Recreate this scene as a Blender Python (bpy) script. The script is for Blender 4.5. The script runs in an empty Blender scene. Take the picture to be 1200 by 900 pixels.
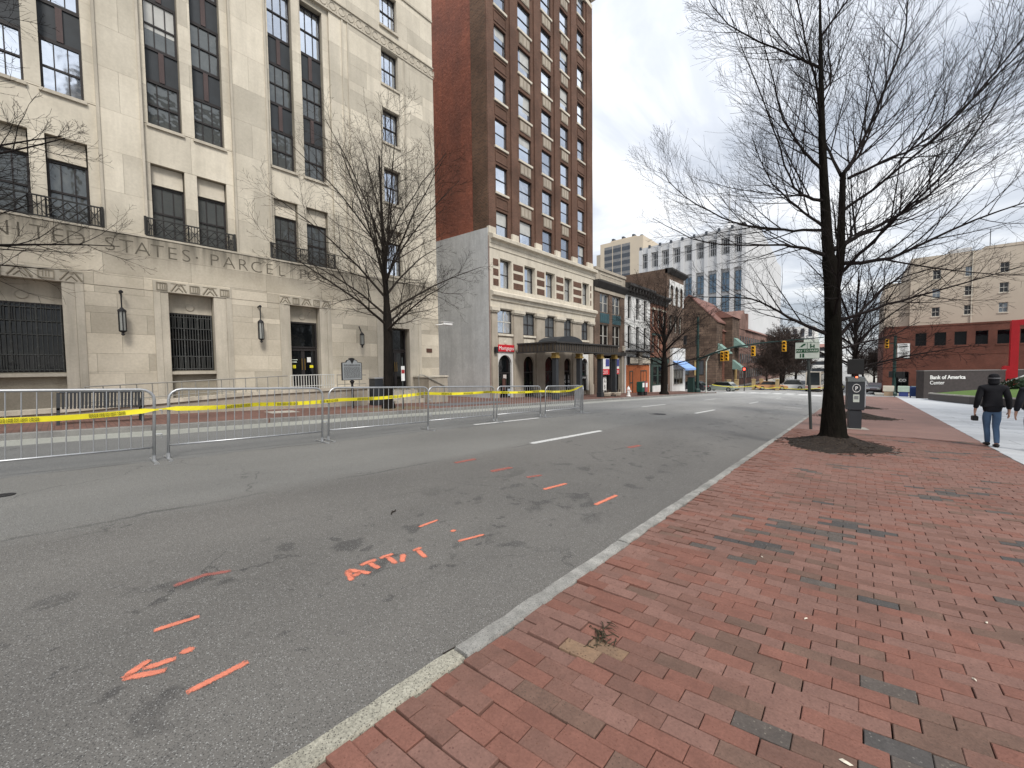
import bpy, math, random
from mathutils import Vector, Matrix, noise
R = math.radians
random.seed(7)
SC = bpy.context.scene
COL = SC.collection
# ---------------------------------------------------------------- camera
cam = bpy.data.cameras.new('camera'); cam.sensor_fit = 'HORIZONTAL'; cam.sensor_width = 36.0; cam.lens = 13.8
cam.clip_start = 0.05; cam.clip_end = 3000
camo = bpy.data.objects.new('camera', cam); COL.objects.link(camo)
cx = Vector((.75188, .65914, -.01208)); cz = Vector((.65897, -.75084, .04400)); cz.normalize()
cx = (cx - cz*cx.dot(cz)).normalized(); cy = cz.cross(cx)
camo.matrix_world = Matrix(((cx.x, cy.x, cz.x, 0), (cx.y, cy.y, cz.y, 0), (cx.z, cy.z, cz.z, 1.43), (0, 0, 0, 1)))
SC.camera = camo
CAMP = Vector((0, 0, 1.43))
SC.view_settings.view_transform = 'Standard'; SC.view_settings.look = 'None'
SC.view_settings.exposure = 1.04; SC.view_settings.gamma = 1
# ---------------------------------------------------------------- sky
SUN_EL, SUN_AZ = R(48), R(118)       # azimuth measured clockwise from +Y
W = bpy.data.worlds.new('World'); SC.world = W; W.use_nodes = True
nt = W.node_tree; nt.nodes.clear()
def nd(tree, t, **k):
    n = tree.nodes.new(t)
    for a, b in k.items(): setattr(n, a, b)
    return n
wo = nd(nt, 'ShaderNodeOutputWorld'); bg = nd(nt, 'ShaderNodeBackground'); bg.inputs[1].default_value = 0.10
sky = nd(nt, 'ShaderNodeTexSky', sky_type='NISHITA', sun_disc=False); sky.sun_elevation = SUN_EL; sky.sun_rotation = SUN_AZ
tc = nd(nt, 'ShaderNodeTexCoord'); sep = nd(nt, 'ShaderNodeSeparateXYZ'); nt.links.new(tc.outputs['Generated'], sep.inputs[0])
def wm(op, a, b=None, clamp=False):
    n = nd(nt, 'ShaderNodeMath', operation=op, use_clamp=clamp)
    for i, v in enumerate((a, b)):
        if v is None: continue
        if isinstance(v, (int, float)): n.inputs[i].default_value = v
        else: nt.links.new(v, n.inputs[i])
    return n.outputs[0]
zc = wm('MAXIMUM', sep.outputs[2], 0.0)
den = wm('ADD', zc, 0.22)
cv = nd(nt, 'ShaderNodeCombineXYZ')
nt.links.new(wm('DIVIDE', sep.outputs[0], den), cv.inputs[0]); nt.links.new(wm('DIVIDE', sep.outputs[1], den), cv.inputs[1])
cv.inputs[2].default_value = 8.15
n1 = nd(nt, 'ShaderNodeTexNoise'); n1.inputs['Scale'].default_value = 1.25; n1.inputs['Detail'].default_value = 7; n1.inputs['Roughness'].default_value = .55; n1.inputs['Distortion'].default_value = .5
nt.links.new(cv.outputs[0], n1.inputs['Vector'])
r1 = nd(nt, 'ShaderNodeValToRGB'); nt.links.new(n1.outputs[0], r1.inputs[0])
e = r1.color_ramp.elements; e[0].position = .40; e[0].color = (.41, .44, .49, 1); e[1].position = .62; e[1].color = (.93, .93, .925, 1)
m = e.new(.50); m.color = (.575, .60, .645, 1)
lum = wm('ADD', wm('MULTIPLY', zc, 6.0), 5.2)       # an overcast sky is brighter overhead
sc1 = nd(nt, 'ShaderNodeVectorMath', operation='SCALE'); nt.links.new(r1.outputs[0], sc1.inputs[0]); nt.links.new(lum, sc1.inputs['Scale'])
mx = nd(nt, 'ShaderNodeMix', data_type='RGBA'); mx.inputs[0].default_value = .88
nt.links.new(sky.outputs[0], mx.inputs[6]); nt.links.new(sc1.outputs[0], mx.inputs[7])
nt.links.new(mx.outputs[2], bg.inputs[0]); nt.links.new(bg.outputs[0], wo.inputs[0])
# ---------------------------------------------------------------- sun behind thin cloud
sl = bpy.data.lights.new('sun', 'SUN'); sl.energy = 1.5; sl.angle = R(15); sl.color = (1, .95, .88)
so = bpy.data.objects.new('sun', sl); COL.objects.link(so)
sd = Vector((math.sin(SUN_AZ)*math.cos(SUN_EL), math.cos(SUN_AZ)*math.cos(SUN_EL), math.sin(SUN_EL)))
so.rotation_euler = (-sd).to_track_quat('-Z', 'Y').to_euler()
# ---------------------------------------------------------------- helpers
class MB:
    def __init__(s): s.v = []; s.f = []; s.mi = []; s.cur = 0
    def face(s, ids): s.f.append(ids); s.mi.append(s.cur)
    def box(s, x0, x1, y0, y1, z0, z1):
        b = len(s.v)
        s.v += [(x0,y0,z0),(x1,y0,z0),(x1,y1,z0),(x0,y1,z0),(x0,y0,z1),(x1,y0,z1),(x1,y1,z1),(x0,y1,z1)]
        for q in ((0,3,2,1),(4,5,6,7),(0,1,5,4),(1,2,6,5),(2,3,7,6),(3,0,4,7)): s.face(tuple(b+i for i in q))
        return s
    def cbox(s, x0, x1, y0, y1, z0, z1, c=.01):      # chamfered box (all edges of the outline in xy and top/bottom)
        b = len(s.v)
        rings = [(z0, c), (z0+c, 0), (z1-c, 0), (z1, c)]
        for z, i in rings: s.v += [(x0+i,y0+i,z),(x1-i,y0+i,z),(x1-i,y1-i,z),(x0+i,y1-i,z)]
        s.face((b+3,b+2,b+1,b)); s.face((b+12,b+13,b+14,b+15))
        for k in range(3):
            for i in range(4): s.face((b+k*4+i, b+k*4+(i+1)%4, b+k*4+4+(i+1)%4, b+k*4+4+i))
        return s
    def tube(s, pts, rad, n=6, cap=True):
        pts = [Vector(p) for p in pts]; b = len(s.v); k = len(pts)
        if not isinstance(rad, (list, tuple)): rad = [rad]*k
        up = None
        for i, p in enumerate(pts):
            t = (pts[min(i+1,k-1)] - pts[max(i-1,0)])
            if t.length < 1e-9: t = Vector((0,0,1))
            t.normalize()
            if up is None:
                up = t.cross(Vector((0,0,1)) if abs(t.z) < .9 else Vector((1,0,0))).normalized()
            else:
                up = (up - t*up.dot(t))
                up = up.normalized() if up.length > 1e-6 else t.orthogonal().normalized()
            w = t.cross(up)
            for j in range(n):
                a = 2*math.pi*j/n; q = p + (up*math.cos(a) + w*math.sin(a))*rad[i]; s.v.append((q.x,q.y,q.z))
        for i in range(k-1):
            for j in range(n):
                s.face((b+i*n+j, b+i*n+(j+1)%n, b+(i+1)*n+(j+1)%n, b+(i+1)*n+j))
        if cap:
            s.face(tuple(b+j for j in reversed(range(n)))); s.face(tuple(b+(k-1)*n+j for j in range(n)))
        return s
    def bar(s, p, q, w, d=None):                       # straight square bar
        return s.tube([p, q], (d or w)*.7071, 4)
    def prism(s, poly, h0, h1, axis='z'):
        b = len(s.v); n = len(poly)
        def P(a, c, h): return {'z': (a,c,h), 'x': (h,a,c), 'y': (a,h,c)}[axis]
        s.v += [P(a,c,h0) for a,c in poly] + [P(a,c,h1) for a,c in poly]
        s.face(tuple(b+i for i in reversed(range(n)))); s.face(tuple(b+n+i for i in range(n)))
        for i in range(n): s.face((b+i, b+(i+1)%n, b+n+(i+1)%n, b+n+i))
        return s
    def lathe(s, prof, c=(0,0,0), n=16):
        b = len(s.v); k = len(prof)
        for r, z in prof:
            for j in range(n):
                a = 2*math.pi*j/n; s.v.append((c[0]+r*math.cos(a), c[1]+r*math.sin(a), c[2]+z))
        for i in range(k-1):
            for j in range(n): s.face((b+i*n+j, b+i*n+(j+1)%n, b+(i+1)*n+(j+1)%n, b+(i+1)*n+j))
        s.face(tuple(b+j for j in reversed(range(n)))); s.face(tuple(b+(k-1)*n+j for j in range(n)))
        return s
    def quad(s, a, b_, c, d):
        b = len(s.v); s.v += [tuple(a),tuple(b_),tuple(c),tuple(d)]; s.face((b,b+1,b+2,b+3)); return s
    def mesh(s, name, mats, smooth=False):
        me = bpy.data.meshes.new(name); me.from_pydata(s.v, [], s.f)
        for m_ in (mats if isinstance(mats, (list,tuple)) else [mats]): me.materials.append(m_)
        if any(s.mi): me.polygons.foreach_set('material_index', s.mi)
        if smooth: me.polygons.foreach_set('use_smooth', [True]*len(me.polygons))
        me.update(); return me
    def build(s, name, mats, parent=None, loc=(0,0,0), smooth=False, **k):
        return put(name, s.mesh(name, mats, smooth), parent, loc, **k)
def put(name, data, parent=None, loc=(0,0,0), rot=None, scale=None, label=None, cat=None, group=None, kind=None):
    o = bpy.data.objects.new(name, data); COL.objects.link(o); o.location = loc
    if rot: o.rotation_euler = rot
    if scale: o.scale = scale
    if parent: o.parent = parent
    if label: o['label'] = label
    if cat: o['category'] = cat
    if group: o['group'] = group
    if kind: o['kind'] = kind
    return o
def thing(name, label, cat, loc=(0,0,0), rz=0, group=None, rx=0):
    o = put(name, None, None, loc, (rx,0,rz), None, label, cat, group); o.empty_display_size = .2
    return o
def copy_tree(o, parent=None):
    c = o.copy(); COL.objects.link(c)
    if parent: c.parent = parent
    for ch in list(o.children): copy_tree(ch, c)
    return c
def textmesh(s, size, mat, thick=.003, bold=0.0, align='CENTER'):
    cu = bpy.data.curves.new('text', 'FONT'); cu.body = s; cu.size = size; cu.extrude = thick/2; cu.offset = bold; cu.align_x = align; cu.resolution_u = 4
    ob = bpy.data.objects.new('text', cu); me = bpy.data.meshes.new_from_object(ob)
    bpy.data.objects.remove(ob); bpy.data.curves.remove(cu); me.materials.clear(); me.materials.append(mat); return me
FX = (R(90), 0, R(90))     # text on a wall that faces +X
FY = (R(90), 0, 0)         # text on a wall that faces -Y
# ---------------------------------------------------------------- materials
def mk(name, c, c2=None, rough=.85, s=1.2, fine=28, fa=.25, bump=.25, bd=.01, rnd=0.0, metal=0, spec=.3, streak=0, st_z=None, st_c=None, speck=None, stretch=(1,1,1), coat=0, grime=0):
    m_ = bpy.data.materials.new(name); m_.use_nodes = True; t = m_.node_tree; t.nodes.clear(); L = t.links.new
    out = nd(t,'ShaderNodeOutputMaterial'); p = nd(t,'ShaderNodeBsdfPrincipled'); L(p.outputs[0], out.inputs[0])
    p.inputs['Roughness'].default_value = rough; p.inputs['Metallic'].default_value = metal; p.inputs['Specular IOR Level'].default_value = spec
    if coat: p.inputs['Coat Weight'].default_value = coat; p.inputs['Coat Roughness'].default_value = .08
    g = nd(t,'ShaderNodeNewGeometry'); mp = nd(t,'ShaderNodeMapping'); mp.inputs['Scale'].default_value = stretch; L(g.outputs['Position'], mp.inputs[0])
    def noise_(scale, detail=5, vec=None, rg=.6):
        n = nd(t,'ShaderNodeTexNoise'); n.inputs['Scale'].default_value = scale; n.inputs['Detail'].default_value = detail; n.inputs['Roughness'].default_value = rg
        L(vec or mp.outputs[0], n.inputs['Vector']); return n.outputs[0]
    def mathn(op, a, b, cl=False):
        n = nd(t,'ShaderNodeMath', operation=op, use_clamp=cl)
        for i, v in enumerate((a,b)):
            if isinstance(v,(int,float)): n.inputs[i].default_value = v
            else: L(v, n.inputs[i])
        return n.outputs[0]
    def mixc(f, a, b, bt='MIX'):
        n = nd(t,'ShaderNodeMix', data_type='RGBA', blend_type=bt)
        for i, v in ((0,f),(6,a),(7,b)):
            if isinstance(v,(int,float)): n.inputs[i].default_value = v
            elif isinstance(v, tuple): n.inputs[i].default_value = (*v[:3],1)
            else: L(v, n.inputs[i])
        return n.outputs[2]
    def ramp(v, a, b):
        n = nd(t,'ShaderNodeMapRange'); n.inputs[1].default_value = a; n.inputs[2].default_value = b; L(v, n.inputs[0]); return n.outputs[0]
    c2 = c2 or tuple(x*.72 for x in c)
    col = mixc(ramp(noise_(s), .35, .68), c, c2)
    fn = noise_(fine, 4)
    if rnd:
        oi = nd(t,'ShaderNodeObjectInfo'); k = mathn('ADD', mathn('MULTIPLY', oi.outputs['Random'], 2*rnd), 1-rnd)
        cc = nd(t,'ShaderNodeCombineXYZ'); [L(k, cc.inputs[i]) for i in range(3)]
        col = mixc(1.0, col, cc.outputs[0], 'MULTIPLY')
    if fa:
        k = mathn('ADD', mathn('MULTIPLY', fn, 2*fa), 1-fa); cc = nd(t,'ShaderNodeCombineXYZ'); [L(k, cc.inputs[i]) for i in range(3)]
        col = mixc(1.0, col, cc.outputs[0], 'MULTIPLY')
    if grime:
        k = mathn('ADD', mathn('MULTIPLY', ramp(noise_(.85,7), .3, .7), grime*1.1), 1-grime); k = mathn('MULTIPLY', k, mathn('ADD', mathn('MULTIPLY', ramp(noise_(13,5), .3, .72), grime), 1-grime*.6)); cc = nd(t,'ShaderNodeCombineXYZ'); [L(k, cc.inputs[i]) for i in range(3)]
        col = mixc(1.0, col, cc.outputs[0], 'MULTIPLY')
    if streak:
        mp2 = nd(t,'ShaderNodeMapping'); mp2.inputs['Scale'].default_value = (2.2,2.2,.22); L(g.outputs['Position'], mp2.inputs[0])
        sv = ramp(noise_(1.3, 6, mp2.outputs[0]), .42, .72)
        if st_z:
            sp = nd(t,'ShaderNodeSeparateXYZ'); L(g.outputs['Position'], sp.inputs[0])
            a = ramp(sp.outputs[2], st_z[0], st_z[1]); b = ramp(sp.outputs[2], st_z[1]+.25, st_z[1]+.02)
            sv = mathn('MULTIPLY', ramp(noise_(1.3, 6, mp2.outputs[0]), .30, .62), mathn('MULTIPLY', a, b), True)
        col = mixc(mathn('MULTIPLY', sv, streak), col, st_c or tuple(x*.45 for x in c))
    if speck:
        v = nd(t,'ShaderNodeTexVoronoi'); v.inputs['Scale'].default_value = speck[1]; L(mp.outputs[0], v.inputs['Vector'])
        w_ = nd(t,'ShaderNodeTexWhiteNoise'); L(v.outputs['Color'], w_.inputs['Vector'])
        k = ramp(w_.outputs[0], speck[2], min(1,speck[2]+.12)); d_ = ramp(v.outputs['Distance'], .55, .3)
        col = mixc(mathn('MULTIPLY', k, d_), col, speck[0])
    L(col, p.inputs['Base Color'])
    if bump:
        b = nd(t,'ShaderNodeBump'); b.inputs['Strength'].default_value = bump; b.inputs['Distance'].default_value = bd; L(fn, b.inputs['Height']); L(b.outputs[0], p.inputs['Normal'])
    m_['h'] = 1
    return m_
def mkbrick(name, a, b, mortar, bw=.21, bh=.072, floor=False, bump=.5, rough=.9, gap=.006, dirt=.25, yaw=0.0):
    m_ = bpy.data.materials.new(name); m_.use_nodes = True; t = m_.node_tree; t.nodes.clear(); L = t.links.new
    out = nd(t,'ShaderNodeOutputMaterial'); p = nd(t,'ShaderNodeBsdfPrincipled'); L(p.outputs[0], out.inputs[0]); p.inputs['Roughness'].default_value = rough; p.inputs['Specular IOR Level'].default_value = .25
    g = nd(t,'ShaderNodeNewGeometry'); vec = g.outputs['Position']
    if not floor:
        sp = nd(t,'ShaderNodeSeparateXYZ'); L(vec, sp.inputs[0]); ad = nd(t,'ShaderNodeMath', operation='ADD'); L(sp.outputs[0], ad.inputs[0]); L(sp.outputs[1], ad.inputs[1])
        cb = nd(t,'ShaderNodeCombineXYZ'); L(ad.outputs[0], cb.inputs[0]); L(sp.outputs[2], cb.inputs[1]); vec = cb.outputs[0]
    elif yaw:
        mp = nd(t,'ShaderNodeMapping'); mp.inputs['Rotation'].default_value = (0,0,yaw); L(vec, mp.inputs[0]); vec = mp.outputs[0]
    br = nd(t,'ShaderNodeTexBrick'); L(vec, br.inputs['Vector']); br.inputs['Scale'].default_value = 1; br.inputs['Brick Width'].default_value = bw; br.inputs['Row Height'].default_value = bh
    br.inputs['Mortar Size'].default_value = gap; br.inputs['Color1'].default_value = (*a,1); br.inputs['Color2'].default_value = (*b,1); br.inputs['Mortar'].default_value = (*mortar,1); br.inputs['Bias'].default_value = 0
    n = nd(t,'ShaderNodeTexNoise'); n.inputs['Scale'].default_value = .6; n.inputs['Detail'].default_value = 8; L(g.outputs['Position'], n.inputs['Vector'])
    mr = nd(t,'ShaderNodeMapRange'); mr.inputs[1].default_value = .3; mr.inputs[2].default_value = .7; mr.inputs[3].default_value = 1-dirt; mr.inputs[4].default_value = 1+dirt; L(n.outputs[0], mr.inputs[0])
    cb2 = nd(t,'ShaderNodeCombineXYZ'); [L(mr.outputs[0], cb2.inputs[i]) for i in range(3)]
    mxx = nd(t,'ShaderNodeMix', data_type='RGBA', blend_type='MULTIPLY'); mxx.inputs[0].default_value = 1; L(br.outputs[0], mxx.inputs[6]); L(cb2.outputs[0], mxx.inputs[7]); L(mxx.outputs[2], p.inputs['Base Color'])
    bm_ = nd(t,'ShaderNodeBump'); bm_.inputs['Strength'].default_value = bump; bm_.inputs['Distance'].default_value = .01; bm_.invert = True; L(br.outputs[1], bm_.inputs['Height']); L(bm_.outputs[0], p.inputs['Normal'])
    return m_
def glass(name, c=(.02,.025,.03), rough=.06, metal=0.0, spec=.5, wave=.02):
    m_ = bpy.data.materials.new(name); m_.use_nodes = True; t = m_.node_tree; p = t.nodes['Principled BSDF']
    p.inputs['Base Color'].default_value = (*c,1); p.inputs['Roughness'].default_value = rough; p.inputs['Metallic'].default_value = metal; p.inputs['Specular IOR Level'].default_value = spec
    g = nd(t,'ShaderNodeNewGeometry'); n = nd(t,'ShaderNodeTexNoise'); n.inputs['Scale'].default_value = 2.2; n.inputs['Detail'].default_value = 2; t.links.new(g.outputs['Position'], n.inputs['Vector'])
    b = nd(t,'ShaderNodeBump'); b.inputs['Strength'].default_value = .25; b.inputs['Distance'].default_value = wave; t.links.new(n.outputs[0], b.inputs['Height']); t.links.new(b.outputs[0], p.inputs['Normal'])
    return m_
def emit(name, c, s):
    m_ = bpy.data.materials.new(name); m_.use_nodes = True; p = m_.node_tree.nodes['Principled BSDF']
    p.inputs['Base Color'].default_value = (*c,1); p.inputs['Emission Color'].default_value = (*c,1); p.inputs['Emission Strength'].default_value = s; return m_
def flat(name, c, rough=.6, metal=0, **k): return mk(name, c, tuple(x*.86 for x in c), rough=rough, metal=metal, s=2.5, fine=40, fa=.06, bump=k.pop('bump', .05), **k)
M = {}
def paintmat(name, c1, c2, thr, gain):
    m_ = mk(name, c1, c2, s=14, fine=120, fa=.30, bump=.4, rough=.85); t = m_.node_tree; L = t.links.new
    p = [n for n in t.nodes if n.type == 'BSDF_PRINCIPLED'][0]
    at = nd(t,'ShaderNodeAttribute'); at.attribute_name = 'cover'; g = nd(t,'ShaderNodeNewGeometry'); acc = None
    for s_, w in ((22,.6),(130,1.15)):
        n = nd(t,'ShaderNodeTexNoise'); n.inputs['Scale'].default_value = s_; n.inputs['Detail'].default_value = 3; L(g.outputs['Position'], n.inputs['Vector'])
        a = nd(t,'ShaderNodeMath', operation='MULTIPLY_ADD'); L(n.outputs[0], a.inputs[0]); a.inputs[1].default_value = w; a.inputs[2].default_value = -w/2
        if acc is None: acc = a.outputs[0]
        else:
            b = nd(t,'ShaderNodeMath', operation='ADD'); L(acc, b.inputs[0]); L(a.outputs[0], b.inputs[1]); acc = b.outputs[0]
    b = nd(t,'ShaderNodeMath', operation='MULTIPLY_ADD'); L(at.outputs['Fac'], b.inputs[0]); b.inputs[1].default_value = 1.0; L(acc, b.inputs[2])
    c = nd(t,'ShaderNodeMapRange'); L(b.outputs[0], c.inputs[0]); c.inputs[1].default_value = thr-.24; c.inputs[2].default_value = thr+.24; c.inputs[4].default_value = gain
    L(c.outputs[0], p.inputs['Alpha']); return m_
M['lime'] = mk('limestone', (.59,.54,.445), (.50,.455,.37), s=.9, fine=14, fa=.14, bump=.15, rnd=.17, streak=.28)
M['limelow'] = mk('limestone_soiled', (.555,.50,.405), (.455,.405,.32), s=.9, fine=14, fa=.18, bump=.2, rnd=.20, streak=.95, st_z=(4.75,5.95), st_c=(.085,.078,.062))
M['limetrim'] = mk('limestone_trim', (.54,.49,.405), (.44,.40,.325), s=1.2, fine=18, fa=.15, bump=.2, rnd=.05, streak=.55)
M['joint'] = mk('mortar_joint', (.34,.305,.24), rough=.95)
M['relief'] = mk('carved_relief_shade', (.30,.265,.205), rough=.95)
M['carve'] = mk('carved_recess_grime', (.13,.115,.09), rough=.95)
M['cream'] = mk('cream_stone', (.64,.585,.485), (.55,.50,.41), s=1.1, fine=12, fa=.12, bump=.2, rnd=.06, streak=.35)
M['brown_brick'] = mkbrick('brown_brick', (.128,.066,.046), (.092,.050,.035), (.17,.12,.09))
M['side_brick'] = mkbrick('dark_side_brick', (.145,.082,.052), (.085,.052,.036), (.20,.15,.11), bw=.24, bh=.09)
M['red_stucco'] = mk('red_side_wall', (.36,.125,.075), (.19,.075,.052), s=.22, fine=6, fa=.45, bump=.9, bd=.05, streak=.35, st_c=(.12,.06,.045), grime=.15)
M['white_side'] = mk('pale_painted_wall', (.64,.65,.64), (.52,.53,.53), s=.6, fine=7, fa=.2, bump=.4, streak=.45, st_c=(.33,.33,.32), grime=.12)
M['spandrel'] = mk('dark_metal_panel', (.038,.044,.05), (.03,.034,.038), rough=.55, s=2, fa=.1, bump=.05)
M['mullion'] = mk('oxide_red_mullion', (.085,.060,.058), rough=.7)
M['iron'] = mk('black_iron', (.02,.02,.022), rough=.55, fa=.15, bump=.1)
M['frame_dark'] = mk('dark_window_frame', (.03,.026,.026), rough=.5, fa=.1, bump=.05)
M['frame_light'] = flat('pale_window_frame', (.55,.53,.48))
M['gl_dark'] = glass('dark_window_glass', (.006,.007,.008), spec=.5)
M['gl_mid'] = glass('grey_reflecting_glass', (.16,.18,.20), metal=.55, wave=.05)
M['gl_sky'] = glass('sky_reflecting_glass', (.62,.67,.74), metal=.9)
M['gl_sky2'] = glass('sky_reflecting_glass_dimmer', (.40,.44,.50), metal=.85, wave=.04)
M['gl_wave'] = glass('wavy_old_window_glass', (.13,.14,.14), metal=.45, wave=.10)
M['gl_blind'] = mk('drawn_pale_blind', (.50,.50,.47), rough=.35, fa=.05, bump=0, spec=.8)
M['gl_blue'] = glass('pale_blue_tower_glass', (.17,.225,.27), metal=.85)
M['gl_tower'] = glass('silver_blue_tower_glass', (.44,.53,.60), metal=.85)
M['gl_black'] = glass('black_window_glass', (.004,.004,.005), spec=.2)
M['galv'] = mk('galvanised_steel', (.50,.51,.52), (.40,.41,.42), rough=.42, metal=.75, s=3, fine=60, fa=.12, bump=.05)
M['rail'] = mk('worn_grey_rail_paint', (.30,.29,.26), rough=.6)
M['granite'] = mk('granite_kerb', (.40,.39,.36), (.27,.265,.245), s=5, fine=110, fa=.5, bump=.6, bd=.006, speck=((.12,.12,.115),130,.74), rough=.8, grime=.42)
M['concrete'] = mk('pitted_concrete_kerb', (.43,.41,.335), (.31,.295,.24), s=7, fine=75, fa=.65, bump=.9, bd=.012, speck=((.10,.093,.078),150,.66), rough=.9, grime=.2)
M['conc'] = mk('plain_concrete', (.44,.42,.37), (.36,.34,.30), s=1.2, fine=30, fa=.2, bump=.3, streak=.35)
M['plaza'] = mk('pale_granite_paving', (.47,.485,.495), (.36,.375,.39), s=.9, fine=20, fa=.15, bump=.05, rnd=.10, rough=.6, stretch=(.5,1.4,1))
M['yellow'] = flat('yellow_plastic_tape', (.80,.70,.03), rough=.45)
M['black'] = flat('black_print', (.015,.015,.015))
M['white'] = flat('white_paint', (.78,.78,.76))
M['lanewhite'] = mk('worn_white_road_paint', (.60,.60,.58), (.42,.42,.41), s=6, fine=80, fa=.3, bump=.3, rough=.8)
M['orange'] = paintmat('orange_marking_paint', (.74,.235,.145), (.58,.185,.12), .50, .90)
M['pink'] = paintmat('faded_marking_paint', (.46,.14,.11), (.34,.12,.10), .66, .60)
M['bark'] = mk('dark_bark', (.020,.0165,.014), (.011,.010,.009), rough=1, spec=.08, s=6, fine=22, fa=.5, bump=1.0, bd=.03, stretch=(1,1,.3))
M['barkmoss'] = mk('mossy_bark', (.0125,.0102,.0085), (.0075,.0072,.0055), rough=1, spec=.05, s=3.0, fine=16, fa=.75, bump=1.0, bd=.06, stretch=(1,1,.22))
M['twig'] = mk('twig_bark', (.021,.017,.016), (.015,.0125,.012), rough=1, spec=.08, fa=.2, bump=0)
M['twigmid'] = mk('grey_brown_twigs', (.040,.033,.028), (.028,.023,.020), rough=1, spec=.08, fa=.2, bump=0)
M['twigbrown'] = mk('brown_twigs', (.06,.042,.035), (.04,.03,.026), rough=.95, fa=.2, bump=0)
M['mulch'] = mk('shredded_mulch', (.036,.025,.019), (.018,.014,.011), rough=1, s=9, fine=45, fa=.6, bump=1, bd=.04, speck=((.13,.10,.07),60,.80))
M['grass'] = mk('lawn_grass', (.10,.17,.035), (.07,.12,.03), rough=1, s=3, fine=60, fa=.5, bump=.8, bd=.03)
M['shrub'] = mk('dark_shrub_leaves', (.028,.05,.022), (.02,.035,.018), rough=.9, fa=.4)
M['red'] = flat('red_sculpture_paint', (.36,.012,.018), rough=.4)
M['darkgran'] = mk('dark_brown_granite', (.055,.045,.043), (.038,.032,.030), rough=.5, s=4, fine=70, fa=.3, bump=.05)
M['meter'] = mk('charcoal_meter_paint', (.036,.040,.045), (.03,.033,.037), rough=.45, fa=.1, bump=.05)
M['pole_green'] = flat('dark_green_pole_paint', (.018,.045,.040), rough=.5)
M['signal'] = flat('signal_yellow', (.72,.40,.03), rough=.5)
M['post'] = flat('dark_sign_post', (.045,.052,.05), rough=.6)
M['signw'] = flat('pale_sign_face', (.60,.65,.58), rough=.5)
M['signg'] = flat('sign_green', (.015,.085,.035), rough=.5)
M['marker'] = mk('silver_marker_paint', (.34,.36,.37), (.28,.30,.31), rough=.5, fa=.15, metal=.2)
M['brass'] = flat('brass', (.42,.27,.07), rough=.4, metal=.7)
M['bench'] = mk('black_bench_steel', (.055,.06,.065), rough=.5, fa=.1)
M['skin'] = flat('skin', (.50,.30,.22))
M['jacket'] = mk('black_jacket_cloth', (.010,.010,.013), rough=.9, fa=.3, bump=.4)
M['navy'] = mk('dark_navy_coat_cloth', (.013,.014,.020), rough=.9, fa=.3, bump=.4)
M['jeans'] = mk('blue_denim', (.085,.145,.235), (.06,.10,.17), rough=.95, s=5, fine=90, fa=.25, bump=.3)
M['greypants'] = mk('grey_trouser_cloth', (.12,.115,.12), rough=.95, fa=.25)
M['shoe'] = mk('dark_shoe_leather', (.018,.016,.016), rough=.6)
M['shoesole'] = flat('pale_shoe_sole', (.35,.30,.24))
M['hair'] = mk('dark_hair', (.012,.010,.010), rough=.7, fa=.4)
M['rubber'] = mk('black_rubber', (.012,.012,.012), rough=.85)
M['chrome'] = mk('wheel_alloy', (.40,.41,.42), rough=.35, metal=.8)
M['teal'] = flat('teal_green_panel', (.045,.095,.11))
M['stonebuff'] = mk('buff_stone', (.42,.37,.30), (.33,.29,.235), s=1, fa=.2, streak=.4)
M['whitewall'] = mk('white_painted_brick', (.72,.72,.70), (.62,.62,.60), s=.8, fine=16, fa=.12, bump=.4, streak=.25)
M['terracotta'] = mk('orange_shopfront_paint', (.50,.155,.06), (.42,.13,.05), s=1.5, fa=.15)
M['darkcorn'] = mk('dark_cornice_paint', (.05,.047,.045), rough=.8)
M['greenshop'] = mk('dark_green_shopfront', (.045,.075,.065), rough=.6, fa=.15)
M['rowbrick'] = mkbrick('old_brown_brick', (.14,.09,.065), (.10,.068,.05), (.20,.16,.13), dirt=.35)
M['redbrick'] = mkbrick('red_row_brick', (.22,.085,.05), (.16,.065,.04), (.24,.18,.15), dirt=.3)
M['bankbrick'] = mkbrick('dark_red_bank_brick', (.135,.046,.031), (.105,.038,.026), (.16,.09,.07), dirt=.2)
M['church'] = mkbrick('rough_brownstone', (.135,.092,.066), (.085,.056,.042), (.07,.05,.04), bw=.9, bh=.42, gap=.03, dirt=.4, bump=.9)
M['churchred'] = mkbrick('red_sandstone', (.155,.068,.046), (.115,.05,.034), (.08,.045,.035), bw=.8, bh=.40, gap=.025, dirt=.3, bump=.8)
M['pinkstone'] = mkbrick('pinkish_brown_brick', (.22,.125,.10), (.175,.10,.08), (.20,.14,.12), bw=.5, bh=.2, gap=.02, dirt=.3)
M['clayroof'] = mk('clay_tile_roof', (.20,.10,.08), (.15,.08,.065), s=1.5, fa=.25)
M['verdigris'] = mk('verdigris_copper', (.22,.33,.29), (.15,.23,.20), s=2, fa=.3)
M['towerbeige'] = mk('beige_concrete_tower', (.55,.47,.36), (.49,.42,.33), s=.15, fa=.08, bump=0)
M['towergrey'] = mk('pale_grey_cladding', (.56,.565,.57), (.50,.505,.51), s=.12, fa=.08, bump=0)
M['towerband'] = mk('dark_band_glazing', (.075,.085,.10), rough=.3, fa=.1, bump=0)
M['beigewall'] = mk('beige_render', (.50,.43,.345), (.45,.385,.31), s=.3, fa=.08, bump=.1)
M['awning'] = flat('light_blue_awning', (.24,.40,.74))
M['carglass'] = glass('car_glass', (.015,.018,.02), spec=.6)
def carpaint(n, c): return mk(n, c, tuple(x*.9 for x in c), rough=.3, s=3, fa=.05, bump=0, coat=.6, spec=.5)
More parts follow.
